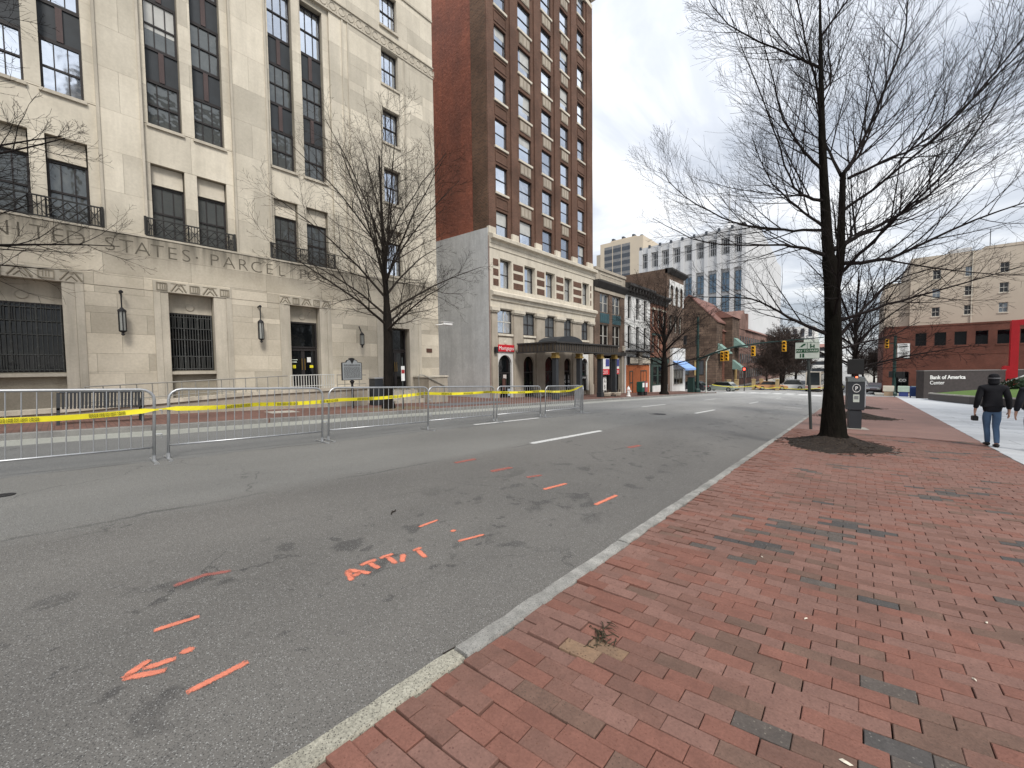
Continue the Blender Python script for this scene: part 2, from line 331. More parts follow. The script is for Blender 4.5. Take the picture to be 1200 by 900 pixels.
# ---------------------------------------------------------------- ground
SL = .040875; YF = 76.0
def Zs(y): return -SL*min(y, YF)
PX = [-13.2,-10.5,-8,-5,-3,-1.62]; PZ = [.0,.05,.06,.0,-.07,-.12]
def prof(x):
    if x <= PX[0]: return PZ[0]
    for i in range(5):
        if x <= PX[i+1]: return PZ[i] + (PZ[i+1]-PZ[i])*(x-PX[i])/(PX[i+1]-PX[i])
    return PZ[-1]
def Zr(x, y): return prof(x) + Zs(y)
TILT = -math.atan(SL)
def asphalt():
    m_ = bpy.data.materials.new('worn_asphalt'); m_.use_nodes = True; t = m_.node_tree; t.nodes.clear(); L = t.links.new
    out = nd(t,'ShaderNodeOutputMaterial'); p = nd(t,'ShaderNodeBsdfPrincipled'); L(p.outputs[0], out.inputs[0]); p.inputs['Roughness'].default_value = .78; p.inputs['Specular IOR Level'].default_value = .35
    g = nd(t,'ShaderNodeNewGeometry'); P = g.outputs['Position']; sp = nd(t,'ShaderNodeSeparateXYZ'); L(P, sp.inputs[0])
    def mth(op, a, b=0.0, cl=False):
        n = nd(t,'ShaderNodeMath', operation=op, use_clamp=cl)
        for i, v in enumerate((a,b)):
            if isinstance(v,(int,float)): n.inputs[i].default_value = v
            else: L(v, n.inputs[i])
        return n.outputs[0]
    def noi(s, d=5, sc=(1,1,1), dist=0, off=0):
        mp = nd(t,'ShaderNodeMapping'); mp.inputs['Scale'].default_value = sc; mp.inputs['Location'].default_value = (off,off*.7,0); L(P, mp.inputs[0])
        n = nd(t,'ShaderNodeTexNoise'); n.inputs['Scale'].default_value = s; n.inputs['Detail'].default_value = d; n.inputs['Distortion'].default_value = dist; L(mp.outputs[0], n.inputs['Vector']); return n.outputs[0]
    def mr(v, a, b, c=0.0, d=1.0):
        n = nd(t,'ShaderNodeMapRange'); L(v, n.inputs[0])
        for i, q in enumerate((a,b,c,d)): n.inputs[i+1].default_value = q
        return n.outputs[0]
    def mix(f, a, b, bt='MIX'):
        n = nd(t,'ShaderNodeMix', data_type='RGBA', blend_type=bt)
        for i, v in ((0,f),(6,a),(7,b)):
            if isinstance(v,(int,float)): n.inputs[i].default_value = v
            elif isinstance(v, tuple): n.inputs[i].default_value = (*v,1)
            else: L(v, n.inputs[i])
        return n.outputs[2]
    xw = mth('ADD', sp.outputs[0], mth('MULTIPLY', mth('SUBTRACT', noi(1.1, 6), .5), .45))      # wobbly strip edges
    near = (.126,.120,.111); mid = (.158,.155,.145); far = (.150,.151,.147); gut = (.33,.335,.30)
    c = mix(mr(xw, -5.6, -5.1), mid, near)
    c = mix(mr(xw, -8.25, -8.15), far, c)
    c = mix(mr(xw, -12.0, -11.9), gut, c)
    c = mix(mr(sp.outputs[0], -13.8, -13.7), (.13,.13,.125), c)
    c = mix(mr(sp.outputs[1], 8, 50, 0, .85), c, (.37,.37,.36))                                # paler surface further down, with the sheen at grazing view painted into the colour
    # dark seams
    for x0, w in ((-5.35,.035),(-8.2,.05)):
        d = mth('ABSOLUTE', mth('SUBTRACT', xw, x0)); k = mth('MULTIPLY', mr(d, w, w*.3), mr(noi(1.7,4,(1,.5,1)), .42, .6)); c = mix(mth('MULTIPLY', k, .55), c, (.04,.04,.04))
    # hairline cracks
    cm = nd(t,'ShaderNodeTexVoronoi', feature='DISTANCE_TO_EDGE'); cm.inputs['Scale'].default_value = .42
    wv = nd(t,'ShaderNodeVectorMath', operation='ADD'); nz = nd(t,'ShaderNodeTexNoise'); nz.inputs['Scale'].default_value = 1.6; nz.inputs['Detail'].default_value = 6; L(P, nz.inputs['Vector']); L(P, wv.inputs[0]); sc_n = nd(t,'ShaderNodeVectorMath', operation='SCALE'); L(nz.outputs['Color'], sc_n.inputs[0]); sc_n.inputs['Scale'].default_value = 1.1; L(sc_n.outputs[0], wv.inputs[1]); L(wv.outputs[0], cm.inputs['Vector'])
    c = mix(mth('MULTIPLY', mth('MULTIPLY', mr(cm.outputs[0], .006, .002), mr(noi(.7,3,(1,1,1),0,5.5), .52, .60)), .55), c, (.03,.03,.03))
    # cloudy wear
    c = mix(1.0, c, mix(mr(noi(.55,6,(1,.45,1)), .3,.7), (.84,.84,.84), (1.14,1.14,1.13)), 'MULTIPLY')
    # oil stains along the parking lane
    band = mth('MULTIPLY', mr(sp.outputs[0], -4.4, -3.6), mr(sp.outputs[0], -1.9, -2.4))
    st = mr(noi(2.7,5,(1,.75,1),.25,3.7), .60, .655); st2 = mr(noi(6.5,4,(1,.8,1),.2,9.1), .63, .68)
    soft = mr(noi(1.1,4,(1,.55,1),0,1.3), .45, .68)
    c = mix(mth('MULTIPLY', band, mth('MULTIPLY', soft, .2)), c, (.04,.039,.038))
    c = mix(mth('MULTIPLY', band, mth('MULTIPLY', mth('MAXIMUM', st, st2), .55)), c, (.035,.034,.034))
    # stone grains of the worn surface
    for scale, th, lo, hi in ((150,.76,(.35,.35,.335),.75),(95,.935,(.40,.40,.38),.75),(125,.56,(.024,.024,.024),.70)):
        v = nd(t,'ShaderNodeTexVoronoi'); v.inputs['Scale'].default_value = scale; L(P, v.inputs['Vector'])
        w_ = nd(t,'ShaderNodeTexWhiteNoise'); L(v.outputs['Color'], w_.inputs['Vector'])
        k = mth('MULTIPLY', mr(w_.outputs[0], th, th+.08), mr(v.outputs['Distance'], .5, .25)); c = mix(mth('MULTIPLY', k, hi), c, lo)
    L(c, p.inputs['Base Color'])
    f = noi(140, 3); b = nd(t,'ShaderNodeBump'); b.inputs['Strength'].default_value = .7; b.inputs['Distance'].default_value = .006; L(f, b.inputs['Height']); L(b.outputs[0], p.inputs['Normal'])
    return m_
M['asphalt'] = asphalt()
mb = MB()
xs = [-500,-60,-18] + PX + [3,15,60,500]; ys = [-60,-20,0,20,40,60,YF,160,300,900]
for y in ys:
    for x in xs: mb.v.append((x, y, Zr(x,y)))
n = len(xs)
for j in range(len(ys)-1):
    for i in range(n-1): mb.face((j*n+i, j*n+i+1, (j+1)*n+i+1, (j+1)*n+i))
road = mb.build('road', M['asphalt'], kind='structure')
def strip(mb, pts, top, th):         # a sloped slab: pts = plan outline, top = offset over the street grade
    b = len(mb.v); k = len(pts)
    mb.v += [(x,y,Zs(y)+top-th) for x,y in pts] + [(x,y,Zs(y)+top) for x,y in pts]
    mb.face(tuple(b+i for i in reversed(range(k)))); mb.face(tuple(b+k+i for i in range(k)))
    for i in range(k): mb.face((b+i, b+(i+1)%k, b+k+(i+1)%k, b+k+i))
    return mb
def Xb(y): return 2.06 + .0231*y
M['pave_brick'] = mkbrick('far_pavement_brick', (.235,.13,.104), (.19,.113,.092), (.13,.085,.07), bw=.2, bh=.1, floor=True, gap=.005, dirt=.18, yaw=R(-6), bump=.3, rough=.68)
M['bed'] = mk('sand_bed', (.028,.024,.019), rough=1, s=4)
bed = strip(MB(), [(-1.47,-5),(Xb(-5),-5),(Xb(15),15),(-1.47,15)], -.035, .12).build('brick_pavement', M['bed'], kind='structure')
farp = strip(MB(), [(-1.47,15.0),(Xb(15),15.0),(Xb(62),62),(-1.47,62)], 0, .14).build('far_brick_pavement', M['pave_brick'], kind='structure')
plaza = strip(MB(), [(Xb(-6)+.004,-6),(70,-6),(70,70),(Xb(70)+.004,70)], -.02, .13).build('plaza_paving', M['plaza'], kind='structure')
slabm = MB().cbox(-.5,.5,-.5,.5,-.05,.0,.004).mesh('paving_slab', M['plaza'])
for j in range(26):
    y = 8.2 + j*1.02
    for i in range(6):
        x0 = max(Xb(y)+.01, Xb(y) + i*1.25 - (.6 if j % 2 else 0)); x1 = Xb(y) + (i+1)*1.25 - (.6 if j % 2 else 0) - .012
        if x1 - x0 < .1: continue
        put('paving_slab', slabm, plaza, ((x0+x1)/2, y+.5, Zs(y+.5)+.006+random.uniform(-.001,.001)), (TILT,0,0), (x1-x0, 1.008, 1))
lsw = strip(MB(), [(-24,-9),(-13.19,-9),(-13.19,54),(-24,54)], .13, .2)
M['left_brick'] = mkbrick('left_pavement_brick', (.185,.10,.078), (.14,.08,.065), (.10,.07,.06), bw=.2, bh=.1, floor=True, gap=.006, dirt=.22, yaw=R(0), bump=.3)
lsw.build('left_pavement', M['left_brick'], kind='structure')
strip(MB(), [(-60,73),(-16.6,73),(-16.6,300),(-60,300)], .13, .2).build('far_pavement', M['conc'], kind='structure')
strip(MB(), [(2,74),(60,74),(60,300),(2,300)], .13, .2).build('corner_pavement', M['conc'], kind='structure')
# kerbs: every stone its own piece
kerb = put('kerb', None, kind='structure'); kerb['label'] = 'pale stone kerb along the red brick pavement'
def kerbstone(root, x0, x1, y0, y1, zt, h, mat, seed=0, ch=.014):
    rnd = random.Random(seed); ns = max(4, int((y1-y0)/.12)); g = MB()
    for i in range(ns+1):
        y = (y1-y0)*i/ns; e0 = rnd.uniform(-.006,.006); e1 = rnd.uniform(-.004,.004); dz = rnd.uniform(-.003,.003)
        g.v += [(x0+e0,y,-h),(x0+e0,y,-ch*1.3+dz),(x0+ch+e0,y,dz),(x1-ch*.6+e1,y,dz),(x1+e1,y,-ch+dz),(x1+e1,y,-h)]
    for i in range(ns):
        for j in range(6): g.face((i*6+j, (i+1)*6+j, (i+1)*6+(j+1)%6, i*6+(j+1)%6))
    g.face((0,1,2,3,4,5)); g.face(tuple(ns*6+j for j in (5,4,3,2,1,0)))
    return g.build('kerb_stone', mat, root, (rnd.uniform(-.006,.006), y0, Zs(y0)+zt), smooth=False)
def kerbrow(root, x0, x1, ylist, zt, h, mats, seed):
    for i in range(len(ylist)-1):
        o = kerbstone(root, x0, x1, ylist[i]+.008, ylist[i+1]-.008, zt, h, mats[0] if i == 0 else mats[1], seed+i); o.rotation_euler = (TILT, 0, rnd0.uniform(-.002,.002))
rnd0 = random.Random(3)
kerbrow(kerb, -1.585, -1.475, [-2.2, 1.3, 3.2, 5.35, 7.7, 9.4, 11.9, 14.2] + [14.2+2.35*i for i in range(1,21)], .004, .25, (M['concrete'], M['granite']), 10)
lk = put('left_kerb', None, kind='structure')
kerbrow(lk, -13.34, -13.17, [-9+2.6*i for i in range(25)], .134, .3, (M['granite'], mk('dark_granite_kerb', (.24,.235,.22), (.16,.155,.15), s=3, fine=60, fa=.3)), 60)
# ---------------------------------------------------------------- bricks of the near pavement
BM = [mk('brick_red', (.222,.102,.076), (.19,.088,.066), s=7, fine=85, fa=.34, bump=.7, bd=.004, rnd=.065, grime=.20, speck=((.14,.06,.042),130,.84)),
      mk('brick_dull_red', (.195,.102,.079), (.165,.09,.07), s=7, fine=85, fa=.34, bump=.7, bd=.004, rnd=.065, grime=.20, speck=((.12,.06,.042),130,.82)),
      mk('brick_rose', (.222,.122,.097), (.195,.108,.086), s=6, fine=85, fa=.34, bump=.7, bd=.004, rnd=.06, grime=.20, speck=((.12,.06,.05),100,.85)),
      mk('brick_brown', (.165,.100,.076), (.135,.083,.064), s=7, fine=85, fa=.38, bump=.7, bd=.004, rnd=.10, grime=.2, speck=((.09,.06,.045),130,.82)),
      mk('brick_grey', (.108,.090,.079), (.088,.075,.067), s=7, fine=85, fa=.38, bump=.7, bd=.004, rnd=.10, grime=.2, speck=((.18,.16,.13),110,.86)),
      mk('brick_blue_grey', (.084,.077,.073), (.068,.063,.060), s=7, fine=85, fa=.4, bump=.7, bd=.004, rnd=.1, grime=.2, speck=((.15,.14,.13),110,.88)),
      mk('brick_tan', (.25,.16,.098), (.18,.12,.082), s=9, fine=55, fa=.35, bump=.5, bd=.004, rnd=.1, speck=((.10,.06,.04),95,.76))]
def gcurve(x): q = x+1.45; return .075*q + .030*q*q
bricks = []
rb = random.Random(21)
PITCH = .0975; BL = .2005
for j in range(-42, 156):
    off = (.5 if j % 2 else 0.0) + rb.uniform(-.06,.06)
    x = -1.468 - off*BL
    while True:
        x0 = x; x1 = x + BL*rb.uniform(.985,1.012); x = x1
        xa = max(x0+.0016, -1.466); xb_ = x1-.0016
        yc = j*PITCH + gcurve((xa+xb_)/2)
        lim = Xb(yc) - .01
        if xa > lim: break
        xb_ = min(xb_, lim)
        if xb_-xa < .035: continue
        if yc < -1.6 or yc > 14.95: continue
        bricks.append((xa, xb_, j, yc, rb.random()))
def brick_shape(g, xa, xb_, j, rr):
    edge = max(0, 1-(xa+1.466)/.55)                      # loose and gapped beside the kerb
    q = random.Random(j*7919+int(xa*1000))
    dx = q.uniform(-.002,.002); gap = .0016 + (q.choice((0,.001,.004,.008)) if edge > .25 and q.random() < .7 else edge*.001); dz = q.uniform(-.0024,.0024)*(1+edge*3.5)
    t1, t2 = q.uniform(-.0028,.0028), q.uniform(-.0028,.0028); c = .003
    y0 = j*PITCH + gap; y1 = (j+1)*PITCH - .0014
    def P(x, y, z): 
        yy = y + gcurve(x); return (x+dx, yy, Zs(yy)+z)
    b = len(g.v)
    for (i, z) in ((0,-.045),(0,-c),(c,0)):
        for (xx, yy, tz) in ((xa+i,y0+i,t1),(xb_-i,y0+i,t2),(xb_-i,y1-i,-t1),(xa+i,y1-i,-t2)): g.v.append(P(xx,yy,z+dz+(tz if z > -.04 else 0)))
    g.face((b+8,b+9,b+10,b+11))
    for k in (0,4):
        for i in range(4): g.face((b+k+i, b+k+(i+1)%4, b+k+4+(i+1)%4, b+k+4+i))
def brick_mat(xa, xb_, yc, rr):
    x = (xa+xb_)/2
    g = noise.noise(Vector((x*.75+3, yc*1.5, 2.2)))*.5 + noise.noise(Vector((x*2.3, yc*4.5, 7.7)))*.38 + (rr-.5)*.55
    if x < -.75: g -= .16
    if -1.24 < x < -.93 and 1.66 < yc < 1.84 and rr > .45: return 6
    if g > .46: return 5
    if g > .355: return 4
    if g > .23: return 3
    far = min(1, max(0,(yc-1.0)/5))
    k = (rr*37.7) % 1
    if k < .30*(1-far)+.12: return 1
    return 2 if k > .80-.45*far else 0
def seen(x, y):
    d = Vector((x,y,Zs(y))) - CAMP; zz = -d.dot(cz)
    if zz < .1: return 0
    u = 600+460*d.dot(cx)/zz; v = 450-460*d.dot(cy)/zz
    if not (-10 < u < 1210 and 0 < v < 915): return 0
    return 1/(zz*d.length_squared)
sc_ = sorted(range(len(bricks)), key=lambda i: -seen((bricks[i][0]+bricks[i][1])/2, bricks[i][3])*(bricks[i][1]-bricks[i][0]))
near_ = set(sc_[:299]); rest = MB()
for i, (xa, xb_, j, yc, rr) in enumerate(bricks):
    k = brick_mat(xa, xb_, yc, rr)
    if i in near_:
        g = MB(); brick_shape(g, xa, xb_, j, rr); g.build('brick', BM[k], bed)
    else:
        rest.cur = k; brick_shape(rest, xa, xb_, j, rr)
rest.build('brick_field', BM, bed, kind='stuff')
# ---------------------------------------------------------------- paint on the road
def stroke(pts, w, mat, name, label, cat, group=None, seed=0, parent=None, ragged=.22, extra=()):
    rn = random.Random(seed+11); g = MB(); cov = []
    for line, ww in [(pts, w)] + [(e, w) for e in extra]:
        P = [Vector((p[0],p[1],0)) for p in line]
        if len(P) == 1: 
            r = ww; c = P[0]; k = 14; b = len(g.v)
            for i in range(k):
                a = 2*math.pi*i/k; rr = r*1.5*rn.uniform(.9,1.1); x, y = c.x+math.cos(a)*rr*.8, c.y+math.sin(a)*rr; g.v.append((x,y,Zr(x,y)+.0045)); cov.append(0)
            g.v.append((c.x,c.y,Zr(c.x,c.y)+.0045)); cov.append(1.5)
            for i in range(k): g.face((b+i,b+(i+1)%k,b+k))
            continue
        path = []
        for a, c in zip(P, P[1:]):
            ns = max(2, int((c-a).length/.03)) if (c-a).length < 2 else 24
            path += [a.lerp(c, i/ns) for i in range(ns)]
        path.append(P[-1]); b = len(g.v)
        for i, p in enumerate(path):
            t = (path[min(i+1,len(path)-1)]-path[max(0,i-1)]).normalized(); nrm = Vector((-t.y,t.x,0)); e = .55 if i in (0,len(path)-1) and ragged else 1
            for s in (-2.0,-.55,.55,2.0):
                q = p + nrm*s*ww*.5*(1+rn.uniform(-ragged,ragged)*.5); g.v.append((q.x,q.y,Zr(q.x,q.y)+.0045)); cov.append((0 if abs(s) > 1 else 1.0)*e)
        for i in range(len(path)-1):
            for k in range(3): g.face((b+4*i+k,b+4*i+k+1,b+4*i+k+5,b+4*i+k+4))
    o = g.build(name, mat, None, label=label, cat=cat, group=group)
    at = o.data.attributes.new('cover','FLOAT','POINT'); at.data.foreach_set('value', cov); return o
GP = 'orange utility paint marks on the road'
def om(pts, w, label, mat='orange', seed=0, extra=(), ragged=.25): stroke(pts, w, M[mat], 'paint_mark', label, 'paint mark', GP, seed, ragged=ragged, extra=extra)
om([(-3.04,.28),(-3.02,.49)], .030, 'short orange dash above the orange arrow, nearest the camera', seed=1)
om([(-2.71,.38)], .030, 'orange dot just off the tail of the orange arrow', seed=2)
om([(-2.69,.13),(-2.76,.235)], .030, 'orange spray paint arrow on the asphalt with a three stroke head', seed=3, extra=([(-2.69,.13),(-2.61,.28)],[(-2.705,.20),(-2.68,.33)]))
om([(-2.37,.32),(-2.39,.58)], .028, 'long orange dash between the orange arrow and the kerb', seed=4)
om([(-3.54,.44),(-3.57,.61),(-3.51,.77)], .045, 'faint rubbed out orange smear farther out than the arrow', 'pink', seed=5, ragged=.5)
om([(-2.765,1.33),(-2.93,1.385)], .034, 'orange hand sprayed letters ATT/T on the asphalt', seed=6, ragged=.3,
   extra=([(-2.93,1.385),(-2.765,1.48)],[(-2.82,1.36),(-2.82,1.44)],[(-2.93,1.485),(-2.93,1.625)],[(-2.925,1.555),(-2.785,1.565)],[(-2.93,1.655),(-2.92,1.775)],[(-2.92,1.715),(-2.76,1.70)],[(-2.86,1.835),(-2.75,1.745)],[(-2.855,1.925),(-2.85,2.015)],[(-2.85,1.97),(-2.68,1.93)]))
om([(-3.24,2.26),(-3.26,2.51)], .028, 'orange dash just beyond the sprayed letters', seed=7)
om([(-2.94,2.45)], .030, 'orange dot between two dashes beyond the sprayed letters', seed=8)
om([(-2.73,2.33),(-2.67,2.61)], .028, 'orange dash on the kerb side of the farther orange dot', seed=9)
om([(-5.03,4.25),(-5.03,4.74)], .09, 'faded pink smear farthest left across the lane', 'pink', 10, ragged=.5)
om([(-4.26,4.32),(-4.22,4.78)], .09, 'faded pink smear in the middle of the lane', 'pink', 11, ragged=.5)
om([(-3.68,4.49),(-3.61,4.78)], .07, 'small faded pink smear beside the upper orange dash', 'pink', 12, ragged=.5)
om([(-3.15,4.21),(-3.10,4.69)], .045, 'upper orange dash of the pair in mid road', seed=13)
om([(-2.36,4.19),(-2.35,4.75)], .04, 'lower orange dash of the pair in mid road, nearer the kerb', seed=14)
om([(-3.72,8.06),(-3.68,8.60)], .12, 'faint pink smear beyond the nearest white lane line', 'pink', 16, ragged=.5)
GL = 'white lane lines on the street'
M['lanepaint'] = paintmat('worn_white_lane_paint', (.60,.60,.58), (.46,.46,.45), .36, .95); M['crosspaint'] = paintmat('white_crossing_paint', (.70,.70,.68), (.58,.58,.57), .3, .95)
def ll(x0,y0,x1,y1,w,label,seed): stroke([(x0,y0),(x1,y1)], w, M['lanepaint'], 'lane_line', label, 'lane line', GL, seed, ragged=.05)
ll(-5.36,6.71,-5.35,9.87,.11,'nearest white lane dash in the middle of the road',31)
ll(-5.36,18.41,-5.36,21.7,.11,'second white lane dash along the middle of the road',32)
ll(-5.36,30.2,-5.36,33.4,.11,'third white lane dash along the middle of the road',33)
ll(-5.36,42.0,-5.36,45.2,.11,'white lane dash nearest the far crossing',38)
ll(-8.42,7.87,-8.40,10.99,.11,'white lane dash at the foot of the barriers',34)
ll(-8.40,19.88,-8.40,23.26,.11,'white lane dash just beyond the last barrier',35)
ll(-8.40,31.0,-8.40,34.27,.11,'white lane dash farther down beyond the barriers',36)
ll(-3.28,29.31,-2.39,28.9,.13,'short slanting white line near the right kerb',37)
for i in range(9):
    stroke([(-13.0+i*1.35,58.5),(-13.0+i*1.35,62.5)], .65, M['crosspaint'], 'crosswalk_stripe', '%s white stripe from the left of the crossing at the far junction' % ('first','second','third','fourth','fifth','sixth','seventh','eighth','ninth')[i], 'crosswalk', 'stripes of the far crossing', 50+i, ragged=.02)
stroke([(-13.0,56.4),(-1.9,56.4)], .5, M['crosspaint'], 'stop_line', 'white stop line across the road before the far crossing', 'stop line', None, 70, ragged=.02)
def disc(x, y, r, mat, name, label, cat, rings=True):
    g = MB(); g.lathe([(r,-.01),(r,.004),(r*.9,.004),(r*.88,.0),(r*.3,.001),(r*.28,.004),(.01,.004)], n=20)
    o = g.build(name, mat, None, (x,y,Zr(x,y)+.003), label=label, cat=cat); o.rotation_euler = (TILT, 0, 0)
disc(-7.13,-.50,.085,M['iron'],'valve_cover','small round iron valve cover in the road below the first barrier','valve cover')
disc(-6.3,16.5,.34,M['iron'],'manhole_cover','round iron manhole cover in the road beyond the nearest lane dash','manhole cover')
# dead weeds and litter on the pavement
g = MB(); rn = random.Random(5)
for i in range(34):
    a = rn.uniform(0,6.28); l = rn.uniform(.03,.085); x, y = rn.gauss(0,.035), rn.gauss(0,.05); h = rn.uniform(.004,.022)
    g.tube([(x,y,.002),(x+math.cos(a)*l*.5,y+math.sin(a)*l*.5,h),(x+math.cos(a)*l,y+math.sin(a)*l,.004)], [.0035,.003,.001], 4)
gx, gy = -1.05, 1.92
g.build('weed_tuft', mk('dead_weed', (.06,.045,.025),(.035,.03,.018), fa=.4), None, (gx,gy,Zs(gy)), label='withered brown weed tuft in a brick joint near the kerb', cat='weed')
for i, (x, y, s) in enumerate([(.0,1.88,.022),(-.20,2.9,.014),(.46,2.85,.012),(.30,2.1,.012),(.62,3.6,.014),(-.55,3.7,.014)]):
    g = MB(); g.v = [(-s,0,.002),(-s*.4,-s*.4,.006),(s*.5,-s*.35,.004),(s,0,.006),(s*.4,s*.4,.003),(-s*.5,s*.3,.007),(0,0,.011)]
    for k in range(6): g.face((k,(k+1)%6,6))
    o = g.build('litter_scrap', M['cream'], None, (x,y,Zs(y)), label=('largest pale scrap of litter, on the nearest bricks at the bottom edge','small pale scrap of litter left of the middle of the brick pavement','pale scrap of litter on the right half of the brick pavement','tiny pale scrap of litter between the nearest scrap and the grey bricks','pale scrap of litter farthest right on the bricks','pale scrap of litter nearest the granite kerb')[i], cat='litter', group='pale scraps on the brick pavement'); o.rotation_euler = (0,0,i*1.1)

for x, y, l, a, lab in ((-1.66,1.43,.11,1.15,'dark broken twig lying in the gutter at the kerb joint'),(-3.75,2.3,.07,2.2,'short dark stick lying in mid road beyond the sprayed letters')):
    g = MB(); g.tube([(-l,0,.008),(-l*.3,.012,.012),(l*.4,-.006,.010),(l,.010,.008)],[.006,.008,.007,.004],5).tube([(0,0,.01),(l*.35,.035,.014)],[.005,.002],4)
    o = g.build('fallen_twig', mk('wet_twig',(.03,.024,.02)), None, (x,y,Zr(x,y)), label=lab, cat='twig'); o.rotation_euler = (0,0,a)
# ---------------------------------------------------------------- building helpers (local frame: facade looks along +X, runs along +Y)
def rectdiff(y0, y1, z0, z1, ops):
    zs = sorted({z0, z1} | {min(max(z, z0), z1) for o in ops for z in (o[2], o[3])}); out = []
    for a, b in zip(zs, zs[1:]):
        if b-a < 1e-4: continue
        iv = sorted((max(o[0],y0), min(o[1],y1)) for o in ops if o[2] < (a+b)/2 < o[3] and o[1] > y0 and o[0] < y1); c = y0
        for p, q in iv:
            if p > c+1e-4: out.append((c, p, a, b))
            c = max(c, q)
        if y1 > c+1e-4: out.append((c, y1, a, b))
    return out
def wall(root, y0, y1, z0, z1, ops, mat, x=0.0, th=.35, name='wall'):
    g = MB()
    for a, b, c, d in rectdiff(y0, y1, z0, z1, ops): g.box(x-th, x, a, b, c, d)
    return g.build(name, mat, root)
_wc = {}
def window(root, y0, y1, z0, z1, x, fm, gm, cols=1, rows=2, fw=.05, bar=.03, depth=.07, sill=None, jit=0, name='window', barm=None):
    w, h = round(y1-y0,3), round(z1-z0,3); k = (w,h,fm,gm,cols,rows,fw,bar,depth,barm)
    if k not in _wc:
        f = MB(); f.box(-depth,0,-w/2,-w/2+fw,0,h); f.box(-depth,0,w/2-fw,w/2,0,h); f.box(-depth,0,-w/2+fw,w/2-fw,0,fw); f.box(-depth,0,-w/2+fw,w/2-fw,h-fw,h)
        p = MB(); p.box(-depth+.012,-depth+.022,-w/2+fw-.002,w/2-fw+.002,fw-.002,h-fw+.002)
        b = MB()
        for i in range(1,cols): y = -w/2+w*i/cols; b.box(-depth+.024,-.018,y-bar/2,y+bar/2,fw,h-fw)
        for i in range(1,rows): z = h*i/rows; b.box(-depth+.023,-.006,-w/2+fw,w/2-fw,z-fw*.5,z+fw*.5)
        _wc[k] = (f.mesh('window', M[fm]), p.mesh('pane', M[gm]), b.mesh('sash_bar', M[barm or fm]) if b.v else None)
    f, p, b = _wc[k]
    o = put(name, f, root, (x, (y0+y1)/2, z0)); pn = put('pane', p, o)
    if jit: pn.rotation_euler = (0, random.uniform(-jit,jit)*.6, random.uniform(-jit,jit))
    if b: put('sash_bar', b, o)
    if sill: put('window_sill', _sill(w, sill), o, (.0,0,0))
    return o
_sc = {}
def _sill(w, mat, d=.10):
    if (w,mat,d) not in _sc: _sc[w,mat,d] = MB().box(-.05,d,-w/2-.06,w/2+.06,-.13,-.003).mesh('window_sill', M[mat])
    return _sc[w,mat,d]
cube = {}
def block(root, x0, x1, y0, y1, z0, z1, mat, name='stone_block', ch=True):
    if mat not in cube: cube[mat] = MB().box(-.5,.5,-.5,.5,-.5,.5).mesh(name, M[mat])
    return put(name, cube[mat], root, ((x0+x1)/2,(y0+y1)/2,(z0+z1)/2), None, (x1-x0,y1-y0,z1-z0))
M['grille'] = mk('grey_iron_grille', (.085,.088,.085), rough=.6)
def ashlar(root, y0, y1, z0, z1, ops, mat, x, ch, bl, seed, gap=.005, depth=.3, jit=.0):
    rn = random.Random(seed); nz = max(1, round((z1-z0)/ch)); c = (z1-z0)/nz
    for i in range(nz):
        a, b = z0+i*c, z0+(i+1)*c; ny = max(1, round((y1-y0)/bl)); cuts = [y0]
        step = (y1-y0)/ny; o = 0 if i % 2 == 0 else step*.5
        y = y0 + (step if not o else o)
        while y < y1-step*.25: cuts.append(y + rn.uniform(-.06,.06)*step); y += step
        cuts.append(y1)
        for p, q in zip(cuts, cuts[1:]):
            for r0, r1, s0, s1 in rectdiff(p, q, a, b, ops):
                if r1-r0 < .03 or s1-s0 < .03: continue
                block(root, x-depth, x+rn.uniform(-jit,jit), r0+gap/2, r1-gap/2, s0+gap/2, s1-gap/2, mat)
def body(root, x0, x1, y0, y1, z0, z1, mat, name='building_side'): return MB().box(x0,x1,y0,y1,z0,z1).build(name, mat, root)
# ---------------------------------------------------------------- post office (pale limestone, four portals)
po = thing('post_office_building', 'pale limestone post office block with carved lettering over tall dark windows', 'building', (-18,0,0))
TW = [(-2.75,-1.78),(-1.40,-.42),(-.10,.76),(2.22,3.12),(3.47,4.36),(5.98,6.90),(7.25,8.18)]
PV = (11.02,11.97); PVZ = [(6.2,8.5),(9.85,11.57),(12.82,14.5),(15.66,17.4),(18.5,20.2),(21.3,23.0)]
PORT = [(-1.95,.50,-1.5,.05,1.43,3.5),(2.10,4.33,2.49,3.77,1.43,3.5),(5.98,8.10,6.38,7.60,.50,3.5),(10.35,13.0,10.97,12.25,.35,3.5)]
ops = [(a,b,6.0,8.5) for a,b in TW] + [(a,b,9.8,17.2) for a,b in TW] + [(PV[0],PV[1],c,d) for c,d in PVZ]
pops = [(p[2],p[3],(p[4] if p[4] > 1 else -1.2),4.15) for p in PORT]; pops[3] = (10.97,12.25,-1.2,3.5)
core = MB()
for a,b,c,d in rectdiff(-5.5,14.17,-1.2,24.6, ops+pops): core.box(-.62,-.235,a,b,c,d)
core.build('wall', M['joint'], po)
body(po, -16,-1.2,-5.5,14.15,-1.2,24.5, M['joint'])
body(po, -16,.02,-5.55,14.25,24.62,24.95, M['cream'], 'roof_parapet')
ashlar(po, -5.5,14.2,-1.2,4.58, pops+[(p[0],p[1],4.15,4.52) for p in PORT[:3]]+[(p[0],p[1],-1.2,4.16) for p in PORT[:3]], 'limelow', 0.0, .62, 1.25, 1, jit=.002)
ashlar(po, -5.5,14.2,4.58,5.93, [], 'limelow', 0.0, .68, 2.2, 2, jit=.001)
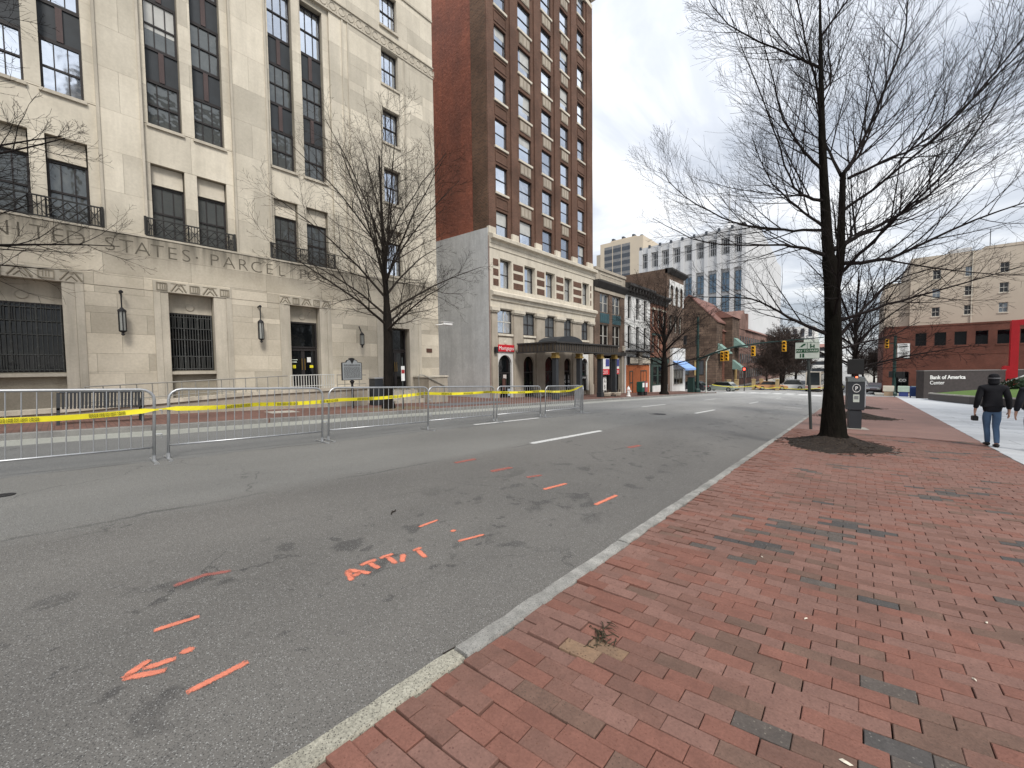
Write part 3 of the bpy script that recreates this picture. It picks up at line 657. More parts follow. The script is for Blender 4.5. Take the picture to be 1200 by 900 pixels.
for y0,y1,x in ((-2.9,1.02,-.17),(2.06,4.62,-.17),(5.84,8.44,-.17)): ashlar(po, y0,y1,5.95,17.45, ops, 'lime', x, 1.27, (y1-y0)/2, int(y0*10)+50)
for y0,y1 in ((-5.5,-2.93),(1.03,2.05),(4.63,5.83),(8.45,9.35)): ashlar(po, y0,y1,5.95,17.45, [], 'lime', -.09, 1.27, y1-y0, int(y0*10)+70)
ashlar(po, 9.36,14.2,5.95,17.45, ops, 'lime', -.06, 1.27, 1.62, 91)
ashlar(po, -5.5,14.2,18.05,20.5, ops, 'lime', -.09, 1.22, 1.6, 92); ashlar(po, -5.5,14.2,20.58,24.6, ops, 'lime', -.05, 1.3, 1.6, 93)
g = MB(); g.box(-.3,-.035,-5.5,14.21,20.49,20.59); g.box(-.3,-.02,-5.5,14.215,17.44,17.50); g.box(-.3,-.02,-5.5,14.215,18.0,18.06); g.box(-.3,-.075,-5.5,14.2,17.5,18.0)
for y0 in (1.035,2.045,4.63,5.83,9.05,9.32,12.3,12.36): g.box(-.2,-.045,y0-.035,y0+.035,5.96,17.43)
g.build('moulding', M['limetrim'], po)
g = MB()                                                        # carved running ornament of the frieze
y = -5.4
while y < 14.1:
    for k in range(8):
        a, b = k*math.pi/4, (k+1)*math.pi/4
        g.bar((-.07,y+.17+.15*math.cos(a),17.75+.17*math.sin(a)),(-.07,y+.17+.15*math.cos(b),17.75+.17*math.sin(b)),.035)
    g.bar((-.07,y+.36,17.58),(-.07,y+.36,17.92),.03); y += .42
g.build('frieze_ornament', M['limetrim'], po)
g = MB(); g.box(-.3,.025,-5.5,14.22,5.90,5.96); g.build('ledge', M['limetrim'], po)
# windows
def powin(a, b, z0, z1, gm, x=-.42): window(po, a, b, z0, z1, x, 'frame_dark', gm, 3, 2, fw=.055, bar=.028, jit=.012)
for i, (a,b) in enumerate(TW):
    gl = ('gl_sky','gl_sky','gl_sky','gl_wave','gl_wave','gl_wave','gl_wave')[i]; top = ('gl_sky','gl_sky','gl_sky','gl_wave','gl_wave','gl_sky2','gl_sky')[i]
    powin(a,b,9.8,11.4,gl); powin(a,b,12.5,14.1,'gl_wave' if i > 2 else 'gl_sky')
    if i == 3: MB().box(-.466,-.463,a+.06,b-.06,13.12,14.04).build('roller_blind', M['gl_blind'], po)
    powin(a,b,15.2,17.2,top)
    for z0,z1 in ((11.4,12.5),(14.1,15.2)):
        sp = MB().box(-.52,-.455,a,b,z0+.002,z1-.002).build('spandrel_panel', M['spandrel'], po)
        g = MB(); g.box(-.454,-.40,(a+b)/2-.07,(a+b)/2+.07,z0+.05,z1-.05); g.build('mullion', M['mullion'], sp)
        g = MB(); g.box(-.454,-.42,a,b,z0+.004,z0+.05); g.box(-.454,-.42,a,b,z1-.05,z1-.004); g.build('panel_edge', M['frame_dark'], sp)
    window(po, a, b, 6.0, 7.84, -.42, 'frame_dark', 'gl_wave', 3, 2, fw=.06, bar=.03, jit=.02)
    MB().box(-.5,-.36,a+.03,b-.03,7.86,8.49).build('upper_panel', M['cream'], po)
    MB().box(-.25,-.10,a-.05,b+.05,9.70,9.795).build('window_sill', M['limetrim'], po)
for i, (c,d) in enumerate(PVZ):
    window(po, PV[0], PV[1], c, d-(.6 if i == 0 else 0), -.30, 'frame_dark', 'gl_sky', 3, 2, fw=.05, bar=.028, jit=.012)
    if i == 0: MB().box(-.4,-.25,PV[0]+.02,PV[1]-.02,d-.59,d-.01).build('upper_panel', M['cream'], po)
    MB().box(-.25,.0,PV[0]-.06,PV[1]+.06,c-.11,c-.004).build('window_sill', M['limetrim'], po)
M['balcony'] = mk('weathered_balcony_iron',(.045,.045,.043),rough=.8)
# window balconies of crossed ironwork
for y0,y1 in ((-1.62,1.0),(2.0,4.52),(5.76,8.36)):
    g = MB(); x = .0
    g.box(x-.02,x+.02,y0,y1,6.56,6.60); g.box(x-.02,x+.02,y0,y1,5.985,6.02)
    g.bar((x,y0,6.0),(x,y0,6.62),.05); g.bar((x,y1,6.0),(x,y1,6.62),.05)
    bays = [(y0+.04,y0+.24,0),(y0+.24,y0+1.13,1),(y0+1.13,y0+1.47,0),(y0+1.47,y0+2.32,1),(y0+2.32,y1-.04,0)]
    for a,b,cr in bays:
        g.bar((x,a,6.0),(x,a,6.58),.03); g.bar((x,b,6.0),(x,b,6.58),.03)
        if cr:
            for s in range(2):
                p, q = a+(b-a)*s/2, a+(b-a)*(s+1)/2
                g.bar((x,p,6.04),(x,q,6.54),.022); g.bar((x,q,6.04),(x,p,6.54),.022); g.bar((x,p,6.29),((x),(p+q)/2,6.54),.018); g.bar((x,(p+q)/2,6.04),(x,q,6.29),.018)
            g.bar((x,a,6.29),(x,b,6.29),.02)
        else:
            k = 4
            for s in range(1,k): g.bar((x,a+(b-a)*s/k,6.02),(x,a+(b-a)*s/k,6.56),.016)
            g.bar((x,a,6.04),(x,b,6.54),.014); g.bar((x,b,6.04),(x,a,6.54),.014)
    g.build('window_balcony', M['balcony'], po)
# portals
for i, (a,b,o0,o1,zb,zt) in enumerate(PORT):
    if i < 3:
        fr = MB().box(-.3,.035,a,b,4.152,4.515).build('portal_frieze', M['limetrim'], po)
        g = MB(); n_ = 5; w = (b-a)/n_
        for k in range(n_):
            y = a+w*k+.02; e = y+w-.04; x = .036
            if (k+i) % 2 == 0:
                g.bar((x,y,4.20),(x,y+w*.36,4.47),.04); g.bar((x,y+w*.60,4.47),(x,e,4.20),.04)
                g.bar((x,y+w*.22,4.2),(x,y+w*.46,4.34),.03); g.bar((x,y+w*.46,4.34),(x,y+w*.72,4.2),.03); g.box(.03,.055,y+w*.40,y+w*.56,4.40,4.47); g.box(.03,.05,y,e,4.455,4.475)
            else:
                g.box(.03,.06,y+.06,e-.06,4.20,4.225); g.box(.03,.06,y+.06,e-.06,4.44,4.465); g.box(.03,.06,y+.06,y+.09,4.225,4.44); g.box(.03,.06,e-.09,e-.06,4.225,4.44)
                for s in range(3): g.box(.03,.05,y+.15+s*.06,y+.175+s*.06,4.25,4.42)
        g.build('frieze_carving', M['relief'], fr)
    zlo = -1.2; ztop = 4.15 if i < 3 else 4.2
    g = MB(); g.box(-.35,.025,a,a+.18,zlo,ztop); g.box(-.35,.005,a+.184,o0-.001,zlo,ztop); g.build('portal_jamb', M['limetrim'], po)
    g = MB(); g.box(-.35,.025,b-.18,b,zlo,ztop); g.box(-.35,.005,o1+.001,b-.184,zlo,ztop); g.build('portal_jamb', M['limetrim'], po)
    if i < 3:
        p = MB().box(-.5,-.40,o0,o1,3.5,4.15).build('portal_lintel', M['limetrim'], po)
        g = MB(); g.tube([(-.41,(o0+o1)/2,3.72),(-.37,(o0+o1)/2,3.72)], [.15,.11], 12); g.build('medallion', M['limetrim'], p)
    else: MB().box(-.36,.012,o0-.002,o1+.002,3.5,4.2).build('portal_lintel', M['limetrim'], po)
    if zb > 1:
        MB().box(-.5,-.25,o0,o1,-1.2,1.30).build('apron_stone', M['limetrim'], po); MB().box(-.45,-.02,o0+.002,o1-.002,1.302,1.40).build('window_sill', M['limetrim'], po)
        wn = window(po, o0, o1, 1.43, 3.5, -.40, 'frame_dark', 'gl_dark', 1, 1, fw=.05)
        g = MB(); n_ = 15
        for k in range(n_+1):
            y = o0+.04+(o1-o0-.08)*k/n_; thick = .028 if k % 5 == 0 else .016
            g.bar((-.33,y,1.45),(-.33,y,3.47),thick)
            for s in range(7):
                z = 1.62+s*.28+(.14 if k % 2 else 0)
                if z < 3.4 and k % 5 == 0: g.lathe([(.012,-.05),(.03,0),(.012,.05)], (-.33,y,z), 5)
        for z in (1.50,1.95,2.55,2.95,3.35): g.bar((-.33,o0+.03,z),(-.33,o1-.03,z),.02)
        for k in range(n_):
            y = o0+.04+(o1-o0-.08)*(k+.5)/n_
            if k % 2: g.bar((-.33,y,1.5),(-.33,y,1.95),.012); g.bar((-.33,y,2.95),(-.33,y,3.35),.012)
        g.build('window_grille', M['grille'], po)
    else:
        MB().box(-.6,-.42,o0+.002,o1-.002,-1.2,zb-.01).build('door_step', M['limetrim'], po)
        dr = window(po, o0, o1, zb, 2.33, -.40, 'frame_dark', 'gl_dark', 2, 1, fw=.09, bar=.14, name='door')
        window(po, o0, o1, 2.36, zt, -.40, 'frame_dark', 'gl_dark', 1, 1, fw=.07, name='transom_window')
        g = MB(); ym = (o0+o1)/2 - (o0+o1)/2
        for s in (-1,1): g.tube([(.03,s*.06,.9),(.03,s*.06,1.4)], .014, 6)
        g.build('door_handle', M['brass'], dr)
        if i == 2:
            for yy,zz,w,h,mt in ((-.36,1.25,.22,.05,'signw'),(.26,1.35,.16,.22,'white'),(-.36,1.05,.13,.14,'yellow'),(.36,1.05,.15,.12,'yellow'),(-.36,1.35,.28,.035,'signw')):
                MB().box(-.046,-.042,yy-w/2,yy+w/2,zz-h/2,zz+h/2).build('door_notice', M[mt], dr)
# carved lettering
def po_text(s, ys):
    for ch_, y in zip(s, ys):
        o = put('letter', textmesh(ch_, .62, M['carve'], .004, -.010), po, (.003, y, 5.30), FX)
def spread(a, b, n_): return [a+(b-a)*k/(n_-1) for k in range(n_)]
po_text('UNITED', spread(-1.42,.40,6)); po_text('STATES', spread(1.13,3.03,6)); po_text('PARCEL', spread(3.84,6.12,6)); po_text('POST', spread(6.95,8.15,4))
MB().box(-.002,.006,3.30,3.36,5.47,5.53).build('letter', M['carve'], po)
# bronze plaque, camera
MB().box(0,.03,13.33,13.70,2.28,2.50).build('bronze_plaque', flat('bronze_plaque', (.10,.05,.035), rough=.5), po)
def lantern(y, z0, z1, label, arm=True):
    t = thing('wall_lantern', label, 'lantern', (-17.99,y,z0), 0, 'iron wall lanterns on the post office')
    h = z1-z0; x = .26; top = h*.58
    if arm: MB().tube([(0,0,h-.03),(.16,0,h),(x,0,h-.02),(x,0,top+.06)], [.03,.022,.022,.018], 6).lathe([(.05,0),(.055,.05),(.02,.09)], (x,0,h-.06), 8).build('bracket', M['iron'], t)
    else: MB().tube([(0,0,h-.1),(x,0,top+.02)], .025, 6).build('bracket', M['iron'], t)
    g = MB(); g.lathe([(.02,0),(.05,.04),(.03,.09),(.09,.13),(.105,.16)], (x,0,0), 8); g.lathe([(.11,top-.06),(.10,top),(.06,top+.03),(.02,top+.08)], (x,0,0), 8)
    for k in range(6):
        a = k*math.pi/3; g.bar((x+.095*math.cos(a),.095*math.sin(a),.15),(x+.095*math.cos(a),.095*math.sin(a),top-.05),.018)
    g.build('lantern_frame', M['iron'], t)
    MB().lathe([(.08,.16),(.08,top-.06)], (x,0,0), 8).build('lantern_glass', flat('frosted_lantern_glass', (.30,.31,.29), rough=.4), t)
lantern(1.30,2.58,4.0,'iron wall lantern between the first two barred post office windows')
lantern(5.20,2.50,3.95,'iron wall lantern left of the post office glass doors')
lantern(9.42,2.42,3.55,'iron wall lantern right of the glass doors, behind the street tree',False)
t = thing('security_camera', 'white security camera box mounted at the post office corner', 'camera', (-17.98,14.0,3.85))
MB().tube([(0,0,0),(.18,.1,.0),(.25,.35,.04)], .03, 6).build('bracket', M['white'], t)
MB().cbox(.14,.32,.3,.95,.0,.17,.03).build('camera_housing', M['white'], t); MB().cbox(.10,.36,.26,1.0,.172,.20,.01).build('sun_shield', M['white'], t)
# ---------------------------------------------------------------- ramp, landing and railings before the post office
def zl(y): return Zs(y)+.13
rw = thing('ramp_wall', 'low stone retaining wall with sloping coping before the post office', 'wall', (-16.6,0,0))
g = MB()
for (ya,za,yb,zb) in ((-9,.28,-.2,.30),(-.2,.30,4.6,.50),(4.6,.50,9.0,.52)):
    b = len(g.v); g.v += [(-.3,ya,-1),(0,ya,-1),(0,ya,za),(-.3,ya,za),(-.3,yb,-1),(0,yb,-1),(0,yb,zb),(-.3,yb,zb)]
    for q in ((3,2,1,0),(4,5,6,7),(0,1,5,4),(1,2,6,5),(2,3,7,6),(3,0,4,7)): g.face(tuple(b+i for i in q))
g.build('wall_stone', M['stonebuff'], rw)
def coping(ya,za,yb,zb):
    g = MB(); g.v = [(-.38,ya,za),(.06,ya,za),(.06,ya,za+.12),(-.38,ya,za+.12),(-.38,yb,zb),(.06,yb,zb),(.06,yb,zb+.12),(-.38,yb,zb+.12)]
    for q in ((3,2,1,0),(4,5,6,7),(0,1,5,4),(1,2,6,5),(2,3,7,6),(3,0,4,7)): g.face(q)
    g.build('coping_stone', M['limetrim'], rw)
def wz(y): return .28+.02*(y+9)/8.8 if y < -.2 else (.30+.2*(y+.2)/4.8 if y < 4.6 else .5+.02*(y-4.6)/4.4)
for k in range(12): ya = -9+1.5*k; yb = ya+1.49; coping(ya,wz(ya)+.003,min(yb,9),wz(min(yb,9))+.003)
strip(MB(), [(-17.97,-9),(-16.9,-9),(-16.9,9),(-17.97,9)], .2, .3).build('ramp_floor', M['conc'], rw)
MB().box(-1.38,-.3,5.4,9.0,-1,.5).build('landing', M['conc'], rw)
def railing(name, label, x, pts, bars, mat, mid=True, group=None):
    t = thing(name, label, 'railing', (x,0,0), 0, group)
    g = MB(); g.tube([(0,y,z1) for y,z0,z1 in pts], .022, 6)
    if mid: g.tube([(0,y,z0+.12) for y,z0,z1 in pts], .014, 5)
    g.build('top_rail', mat, t)
    for y,z0,z1 in bars: MB().bar((0,y,z0),(0,y,z1),.022).build('baluster', mat, t)
    return t
def lerp_rail(pts, step):
    out = []
    y = pts[0][0]
    while y <= pts[-1][0]+1e-6:
        for (a,b) in zip(pts,pts[1:]):
            if a[0] <= y <= b[0]+1e-6:
                f = (y-a[0])/(b[0]-a[0]); out.append((y, a[1]+(b[1]-a[1])*f, a[2]+(b[2]-a[2])*f)); break
        y += step
    return out
RP = [(.38,.42,1.0),(4.64,.62,1.14),(5.75,.63,1.18)]
railing('ramp_railing','thin worn metal railing rising along the ramp wall',-16.72,RP,lerp_rail(RP,.36),M['rail'])
RP2 = [(5.86,.63,1.19),(7.6,.63,1.19)]
railing('landing_railing','close barred pale railing in front of the post office glass doors',-16.74,RP2,lerp_rail(RP2,.10),flat('pale_rail_paint',(.55,.55,.52)))
RP3 = [(7.7,.63,1.17),(9.0,.63,1.14)]
railing('ramp_railing','short thin railing at the right end of the landing',-16.72,RP3,lerp_rail(RP3,.33),M['rail'])
t = thing('stair_block','stone cheek block beside the steps at the post office corner','stone block',(-16.9,12.4,-.9))
MB().cbox(-1.0,.3,0,1.25,0,1.80,.02).build('block_body', M['stonebuff'], t); MB().cbox(-1.04,.34,-.04,1.29,1.803,1.90,.02).build('block_cap', M['limetrim'], t)
t = thing('stair_steps','stone steps up to the right hand post office door','steps',(-17.9,10.6,0))
for k in range(4): MB().box(0,1.3-.3*k,0,1.75,-.6+.22*k,-.385+.22*k).build('step', M['limetrim'], t)
t = thing('stair_handrail','bent metal handrail beside the stone cheek block','handrail',(-16.55,11.75,0))
MB().tube([(0,0,-.35),(0,.0,1.0),(0,.05,1.08),(0,.3,1.05),(0,1.65,.45),(0,1.65,-.4)], .025, 6).build('rail_tube', M['rail'], t)
t = thing('utility_cabinet','grey metal cabinet on the pavement behind the street tree','cabinet',(-16.3,9.15,zl(9.2)))
MB().cbox(-.4,.1,0,.42,0,1.2,.015).build('cabinet_body', M['meter'], t); MB().cbox(-.42,.12,-.02,.44,1.203,1.26,.01).build('cabinet_lid', M['galv'], t)
# ---------------------------------------------------------------- tall brown brick block
bt = thing('brick_tower_building', 'tall narrow brown brick building with pale stone lower storeys beside the post office', 'building', (-18,0,0))
COLS = [(19.24,20.40),(21.65,23.05),(24.32,25.6),(26.8,28.0),(29.35,30.45)]
PIL = [(18.42,19.0),(20.72,21.33),(23.35,24.02),(25.9,26.5),(28.3,29.05),(30.75,31.68)]
H0, H1, ST = 10.12, 33.3, 2.97
ops = [(a,b,10.02+ST*k,11.80+ST*k) for a,b in COLS for k in range(8)]
wall(bt, 18.42, 31.68, H0, H1, ops, M['brown_brick'], -.09, .4)
for a,b in PIL:
    MB().box(-.15,.02,a,b,H0+.42,H1-.8).build('pilaster', M['brown_brick'], bt); MB().box(-.15,.06,a-.03,b+.03,H0-.02,H0+.418).build('pilaster_base', M['cream'], bt)
M['panelstone'] = mk('weathered_panel_stone', (.31,.265,.21), streak=.5)
rv = random.Random(12)
for a,b in COLS:
    for k in range(8):
        z = 10.02+ST*k
        window(bt, a, b, z, z+1.78, -.20, 'frame_dark', rv.choice(('gl_sky','gl_sky','gl_sky','gl_sky2','gl_sky2')), 1, 2, fw=.045, jit=.02, sill=None)
        if rv.random() < .3: MB().box(-.25,-.245,a+.06,b-.06,z+1.72-rv.choice((.5,.8,.85,1.1)),z+1.73).build('roller_blind', M['gl_blind'], bt)
        if k: MB().box(-.2,.0,a-.08,b+.08,z-.14,z-.002).build('window_sill', M['cream'], bt)
        if k:
            if (a,b) in COLS[1:4]:
                sp = MB().box(-.15,-.05,a+.12,b-.12,z-.95,z-.24).build('spandrel_stone', M['panelstone'], bt)
                g = MB(); [g.box(-.05,-.035,a+.12+(b-a-.24)*q/3+.05,a+.12+(b-a-.24)*(q+1)/3-.05,z-.88,z-.31) for q in range(3)]; g.build('panel_face', M['stonebuff'], sp)
            else:
                g = MB(); g.box(-.1,-.05,a-.02,b+.02,z-.36,z-.30); g.box(-.1,-.05,a-.02,b+.02,z-1.02,z-.96); g.box(-.1,-.05,a-.02,a+.04,z-.96,z-.36); g.box(-.1,-.05,b-.04,b+.02,z-.96,z-.36); g.build('brick_panel', M['brown_brick'], bt)
MB().box(-.5,.35,18.2,31.9,H1,H1+.35).build('roof_cornice', M['cream'], bt)
MB().box(-.45,.04,18.42,31.68,H1-.8,H1-.45).build('stone_band', M['cream'], bt)
# side wall toward the post office: brown brick strip, red rendered wall, pale painted base
MB().box(-1.42,-.05,18.40,18.9,9.9,H1).build('side_brick_return', M['side_brick'], bt)
MB().box(-14,-1.422,18.43,18.9,10.0,H1).build('red_side_wall', M['red_stucco'], bt)
g = MB(); g.prism([(-14,-1.3),(-.02,-1.3),(-.02,10.42),(-14,11.0)], 18.34, 18.95, 'y'); g.build('pale_painted_base', M['white_side'], bt)
body(bt, -14, -.45, 18.92, 31.66, -1.3, H1, M['rowbrick'])
MB().box(-.45,.045,18.345,18.415,-1.2,9.9).build('downpipe_strip', flat('old_pink_brown_pipe', (.30,.23,.20)), bt)
# stone storeys
RA = [(19.40,20.55),(21.95,23.22),(24.50,25.72),(27.06,28.2),(29.83,30.98)]
RB = [(19.10,20.60),(21.75,23.15),(24.35,25.72),(26.95,28.15),(29.65,30.85)]
wall(bt, 18.42, 31.68, 5.3, 10.08, [(a,b,6.72,8.65) for a,b in RA], M['cream'], .05, .45, 'stone_wall')
for a,b in RA: window(bt, a, b, 6.72, 8.65, -.28, 'frame_dark', 'gl_sky', 1, 2, fw=.05, jit=.01)
edges = [18.62]+[v for p in RA for v in p]+[31.5]
for k in range(0,12,2):
    a, b = edges[k]+.18, edges[k+1]-.18
    if k == 0: a -= .08
    for z in (6.78,7.44,8.08): MB().box(.02,.065,a,b,z,z+.44).build('brick_square', M['brown_brick'], bt)
def mould(prof, y0, y1, name, mat):
    g = MB(); g.prism([(x,z) for x,z in prof], y0, y1, 'y'); return g.build(name, mat, bt)
mould([(-.1,9.18),(.10,9.18),(.12,9.45),(.16,9.47),(.18,9.66),(.42,9.72),(.44,9.92),(.36,9.98),(-.1,10.1)], 18.36, 31.9, 'upper_cornice', M['cream'])
mould([(-.1,5.35),(.10,5.35),(.12,5.80),(.2,5.82),(.24,6.05),(.40,6.1),(.42,6.3),(.2,6.42),(-.1,6.45)], 18.36, 31.9, 'belt_cornice', M['cream'])
wall(bt, 18.42, 31.68, -1.3, 5.3, [(a,b,3.68,5.26) for a,b in RB]+[(a-.05,b+.05,-1.3,2.45) for a,b in RB], M['stonebuff'], .0, .5, 'stone_wall')
for i,(a,b) in enumerate(RB):
    window(bt, a, b, 3.68, 5.26, -.1, 'frame_dark', 'gl_sky' if i == 0 else 'gl_mid', 2, 2, fw=.06, bar=.07, jit=.01, barm='frame_light' if i == 0 else None)
    MB().box(-.1,.1,a-.02,b+.02,3.52,3.66).build('window_sill', M['cream'], bt)
    g = MB(); g.box(.0,.03,a+.1,b-.1,2.72,3.40); g.lathe([(.12,0),(.10,.06)], (.0,0,0), 10) if False else None
    g.tube([(.02,(a+b)/2,3.06),(.07,(a+b)/2,3.06)], [.17,.10], 10); g.build('carved_panel', M['cream'], bt)
pe = [18.45]+[v for p in RB for v in p]+[31.65]
for k in range(0,12,2):
    a, b = pe[k]+(.04 if k else .0), pe[k+1]-.04
    p = MB().box(-.1,.10,a+.03,b-.03,-1.3,5.02).build('pilaster', M['stonebuff'], bt)
    g = MB(); g.box(-.1,.20,a-.04,b+.04,5.03,5.12); g.box(-.1,.26,a-.07,b+.07,5.122,5.34); g.build('capital', M['cream'], p)
    MB().box(-.1,.15,a,b,-1.3,-.25).build('plinth', M['stonebuff'], p)
def archplate(a, b, z0, zs, z1, x0, x1, inset=.16):
    g = MB(); yc = (a+b)/2; r = (b-a)/2-inset; n_ = 12
    arc = [(yc+r*math.cos(math.pi*k/n_), zs+r*math.sin(math.pi*k/n_)) for k in range(n_+1)]     # from +y side to -y side
    outer = []
    for y,z in arc:
        dx, dz = y-yc, z-zs; s = min(((b-yc)/abs(dx)) if abs(dx) > 1e-6 else 99, ((z1-zs)/dz) if dz > 1e-6 else 99); outer.append((yc+dx*s, zs+dz*s))
    def q(p1,p2,p3,p4):
        bb = len(g.v); g.v += [(x1,*p1),(x1,*p2),(x1,*p3),(x1,*p4)]; g.face((bb,bb+1,bb+2,bb+3))
    for k in range(n_):
        q(outer[k], outer[k+1], arc[k+1], arc[k])
        bb = len(g.v); g.v += [(x0,*arc[k]),(x1,*arc[k]),(x1,*arc[k+1]),(x0,*arc[k+1])]; g.face((bb,bb+1,bb+2,bb+3))
        if abs(outer[k][0]-outer[k+1][0]) > 1e-6 and abs(outer[k][1]-outer[k+1][1]) > 1e-6:
            cy_ = b if outer[k][0] > yc else a; q(outer[k], (cy_, z1), outer[k+1], outer[k])
    g.box(x0,x1,a,yc-r,z0,zs); g.box(x0,x1,yc+r,b,z0,zs)
    return g
for i,(a,b) in enumerate(RB):
    pl_ = archplate(a-.05, b+.05, -.75, 1.55, 2.45, -.18, -.01, .12).build('arch_surround', M['whitewall'] if i in (0,4) else M['stonebuff'], bt)
    MB().box(-.5,-.24,a-.05,b+.05,-1.3,-.55).build('stall_riser', M['stonebuff'], bt)
    w = window(bt, a, b, -.75, 2.40, -.12, 'frame_dark', 'gl_dark', 1, 1, fw=.04, name='arched_window')
    g = MB(); g.box(-.045,-.01,-(b-a)/2+.1,(b-a)/2-.1,1.72,1.80); g.bar((-.03,.25,0),(-.03,.25,1.72),.04); g.build('sash_bar', M['frame_dark'], w)
t = put('shop_sign', MB().box(.0,.10,19.05,20.70,2.46,2.92).mesh('shop_sign', flat('sign_red',(.55,.02,.03),rough=.5)), bt)
put('letter', textmesh('Mortgages', .36, M['white'], .004), t, (.104,19.88,2.57), FX)
for i,(yy,zz,w,h,c) in enumerate(((19.95,.75,.35,.28,(.6,.55,.52)),(19.85,.25,.3,.8,(.10,.05,.04)),(20.35,-.35,.3,.5,(.35,.42,.48)),(19.35,-.3,.25,.4,(.25,.18,.15)))):
    MB().box(-.165,-.14,yy-w/2,yy+w/2,zz-h/2,zz+h/2).build('window_display', flat('display_%d' % i, c), bt)
for yy in (27.25,27.85):
    p = MB().box(-.14,-.115,yy-.2,yy+.2,-.45,.75).build('door_poster', M['black'], bt); put('letter', textmesh('E\nN\nJ', .36, M['white'], .003), p, (-.111,yy,.38), FX)
p = MB().box(-.14,-.115,29.75,30.75,.25,.6).build('window_lettering', M['black'], bt); put('letter', textmesh('corner', .30, M['white'], .003), p, (-.111,30.25,.32), FX)
t = put('wall_lamp', MB().box(.16,.30,18.60,18.85,2.35,2.75).mesh('wall_lamp', M['iron']), bt)
# entrance canopy
ca = thing('entrance_canopy', 'dark iron entrance canopy with curved crest over the brick tower doorway', 'canopy', (-18,0,0))
MB().box(.45,3.72,20.55,29.4,2.93,3.02).build('canopy_roof', M['darkcorn'], ca)
g = MB(); g.box(.45,3.6,20.62,20.70,2.42,2.928); g.box(3.52,3.60,20.702,29.3,2.42,2.928); g.box(.45,3.6,29.302,29.38,2.42,2.928); g.box(.45,3.519,20.701,29.3,2.60,2.66); g.build('canopy_fascia', mk('dark_bronze_fascia',(.075,.060,.045),rough=.6), ca)
for k in range(29): MB().box(3.602,3.635,20.7+.3*k,20.78+.3*k,2.46,2.91).build('fascia_rib', M['darkcorn'], ca)
for k in range(10): MB().box(.6+.31*k,.68+.31*k,20.585,20.618,2.46,2.91).build('fascia_rib', M['darkcorn'], ca)
g = MB(); g.box(3.4,3.75,20.5,29.45,2.34,2.415); g.box(.45,3.4,20.5,20.72,2.34,2.415); g.build('gilded_moulding', M['darkcorn'], ca)
g = MB(); n_ = 12
for k in range(n_):
    a, b = math.pi*k/n_, math.pi*(k+1)/n_
    y = lambda q: 24.0-1.7*math.cos(q); z = lambda q: 3.02+.55*math.sin(q)
    g.quad((2.6,y(a),z(a)),(2.6,y(b),z(b)),(.9,y(b),z(b)),(.9,y(a),z(a))); g.quad((2.6,y(a),z(a)),(2.6,y(b),z(b)),(2.6,y(b),3.02),(2.6,y(a),3.02)); g.quad((.9,y(a),z(a)),(.9,y(b),z(b)),(.9,y(b),3.02),(.9,y(a),3.02))
g.build('canopy_crest', M['meter'], ca)
for yy in (20.9,23.8,26.8,29.1):
    c = MB(); c.box(3.25,3.55,yy-.15,yy+.15,Zs(yy)+.15,1.95); c.box(3.2,3.6,yy-.2,yy+.2,Zs(yy)+.14,Zs(yy)+.5); c = c.build('canopy_column', M['meter'], ca)
    g = MB(); g.box(3.18,3.62,yy-.22,yy+.22,1.955,2.06); g.box(3.22,3.58,yy-.18,yy+.18,2.062,2.295); g.build('gilt_capital', flat('tarnished_gilt',(.30,.20,.06),rough=.5,metal=.3), c)
# ---------------------------------------------------------------- row of older houses
def house(name, label, y0, y1, z1, mat, ops, x=0, depth=12, zb=-2.2):
    t = thing(name, label, 'building', (-18,0,0))
    wall(t, y0, y1, zb, z1, ops, mat, x, .4); body(t, -depth, x-.41, y0+.01, y1-.01, zb, z1-.02, M['rowbrick']); return t
h = house('brown_row_building','narrow brown brick building with teal panels and a carved stone parapet',31.98,38.14,8.75,M['rowbrick'],[(33.0,34.75,6.45,8.2),(35.45,37.2,6.45,8.2),(33.0,34.75,3.15,5.35),(35.45,37.2,3.15,5.35),(32.5,37.7,-1.6,2.35)])
for a in (33.0,35.45):
    for q in (0,.9):
        window(h, a+q, a+q+.85, 6.45, 8.2, -.15,'frame_light','gl_mid',1,2,fw=.05); window(h, a+q, a+q+.85, 3.15, 5.35, -.15,'frame_light','gl_dark',1,2,fw=.05)
    p = MB().box(-.1,.04,a,a+1.75,5.45,6.35).build('spandrel_panel', M['teal'], h); g = MB(); [g.box(.04,.06,a+.1+.33*k,a+.30+.33*k,5.55,6.25) for k in range(5)]; g.build('panel_rib', M['teal'], p)
MB().box(-.4,.08,31.98,38.14,8.25,8.6).build('stone_lintel', M['stonebuff'], h)
MB().prism([(-.3,8.62),(.15,8.62),(.45,9.1),(.45,9.22),(-.3,9.22)],31.98,38.2,'y').build('cornice', M['darkcorn'], h)
MB().box(-.4,.1,31.98,38.1,9.225,10.15).build('parapet', M['stonebuff'], h); MB().box(-.45,.2,31.95,38.13,10.153,10.4).build('parapet_cap', M['stonebuff'], h)
g = MB(); g.box(.1,.14,32.8,37.3,9.85,9.92); g.box(.1,.14,32.8,37.3,9.42,9.49); g.box(.1,.14,32.8,32.88,9.49,9.85); g.box(.1,.14,37.22,37.3,9.49,9.85); g.build('carved_panel', M['limetrim'], h)
for yy in (32.15,35.1,37.6): MB().box(.0,.16,yy,yy+.4,2.9,3.4).build('stone_block', M['cream'], h)
MB().box(-.3,.2,31.98,38.14,2.4,2.75).build('shopfront_cornice', M['darkcorn'], h)
MB().box(-.9,-.4,32.5,37.7,-2.2,2.35).build('shopfront_back', M['black'], h)
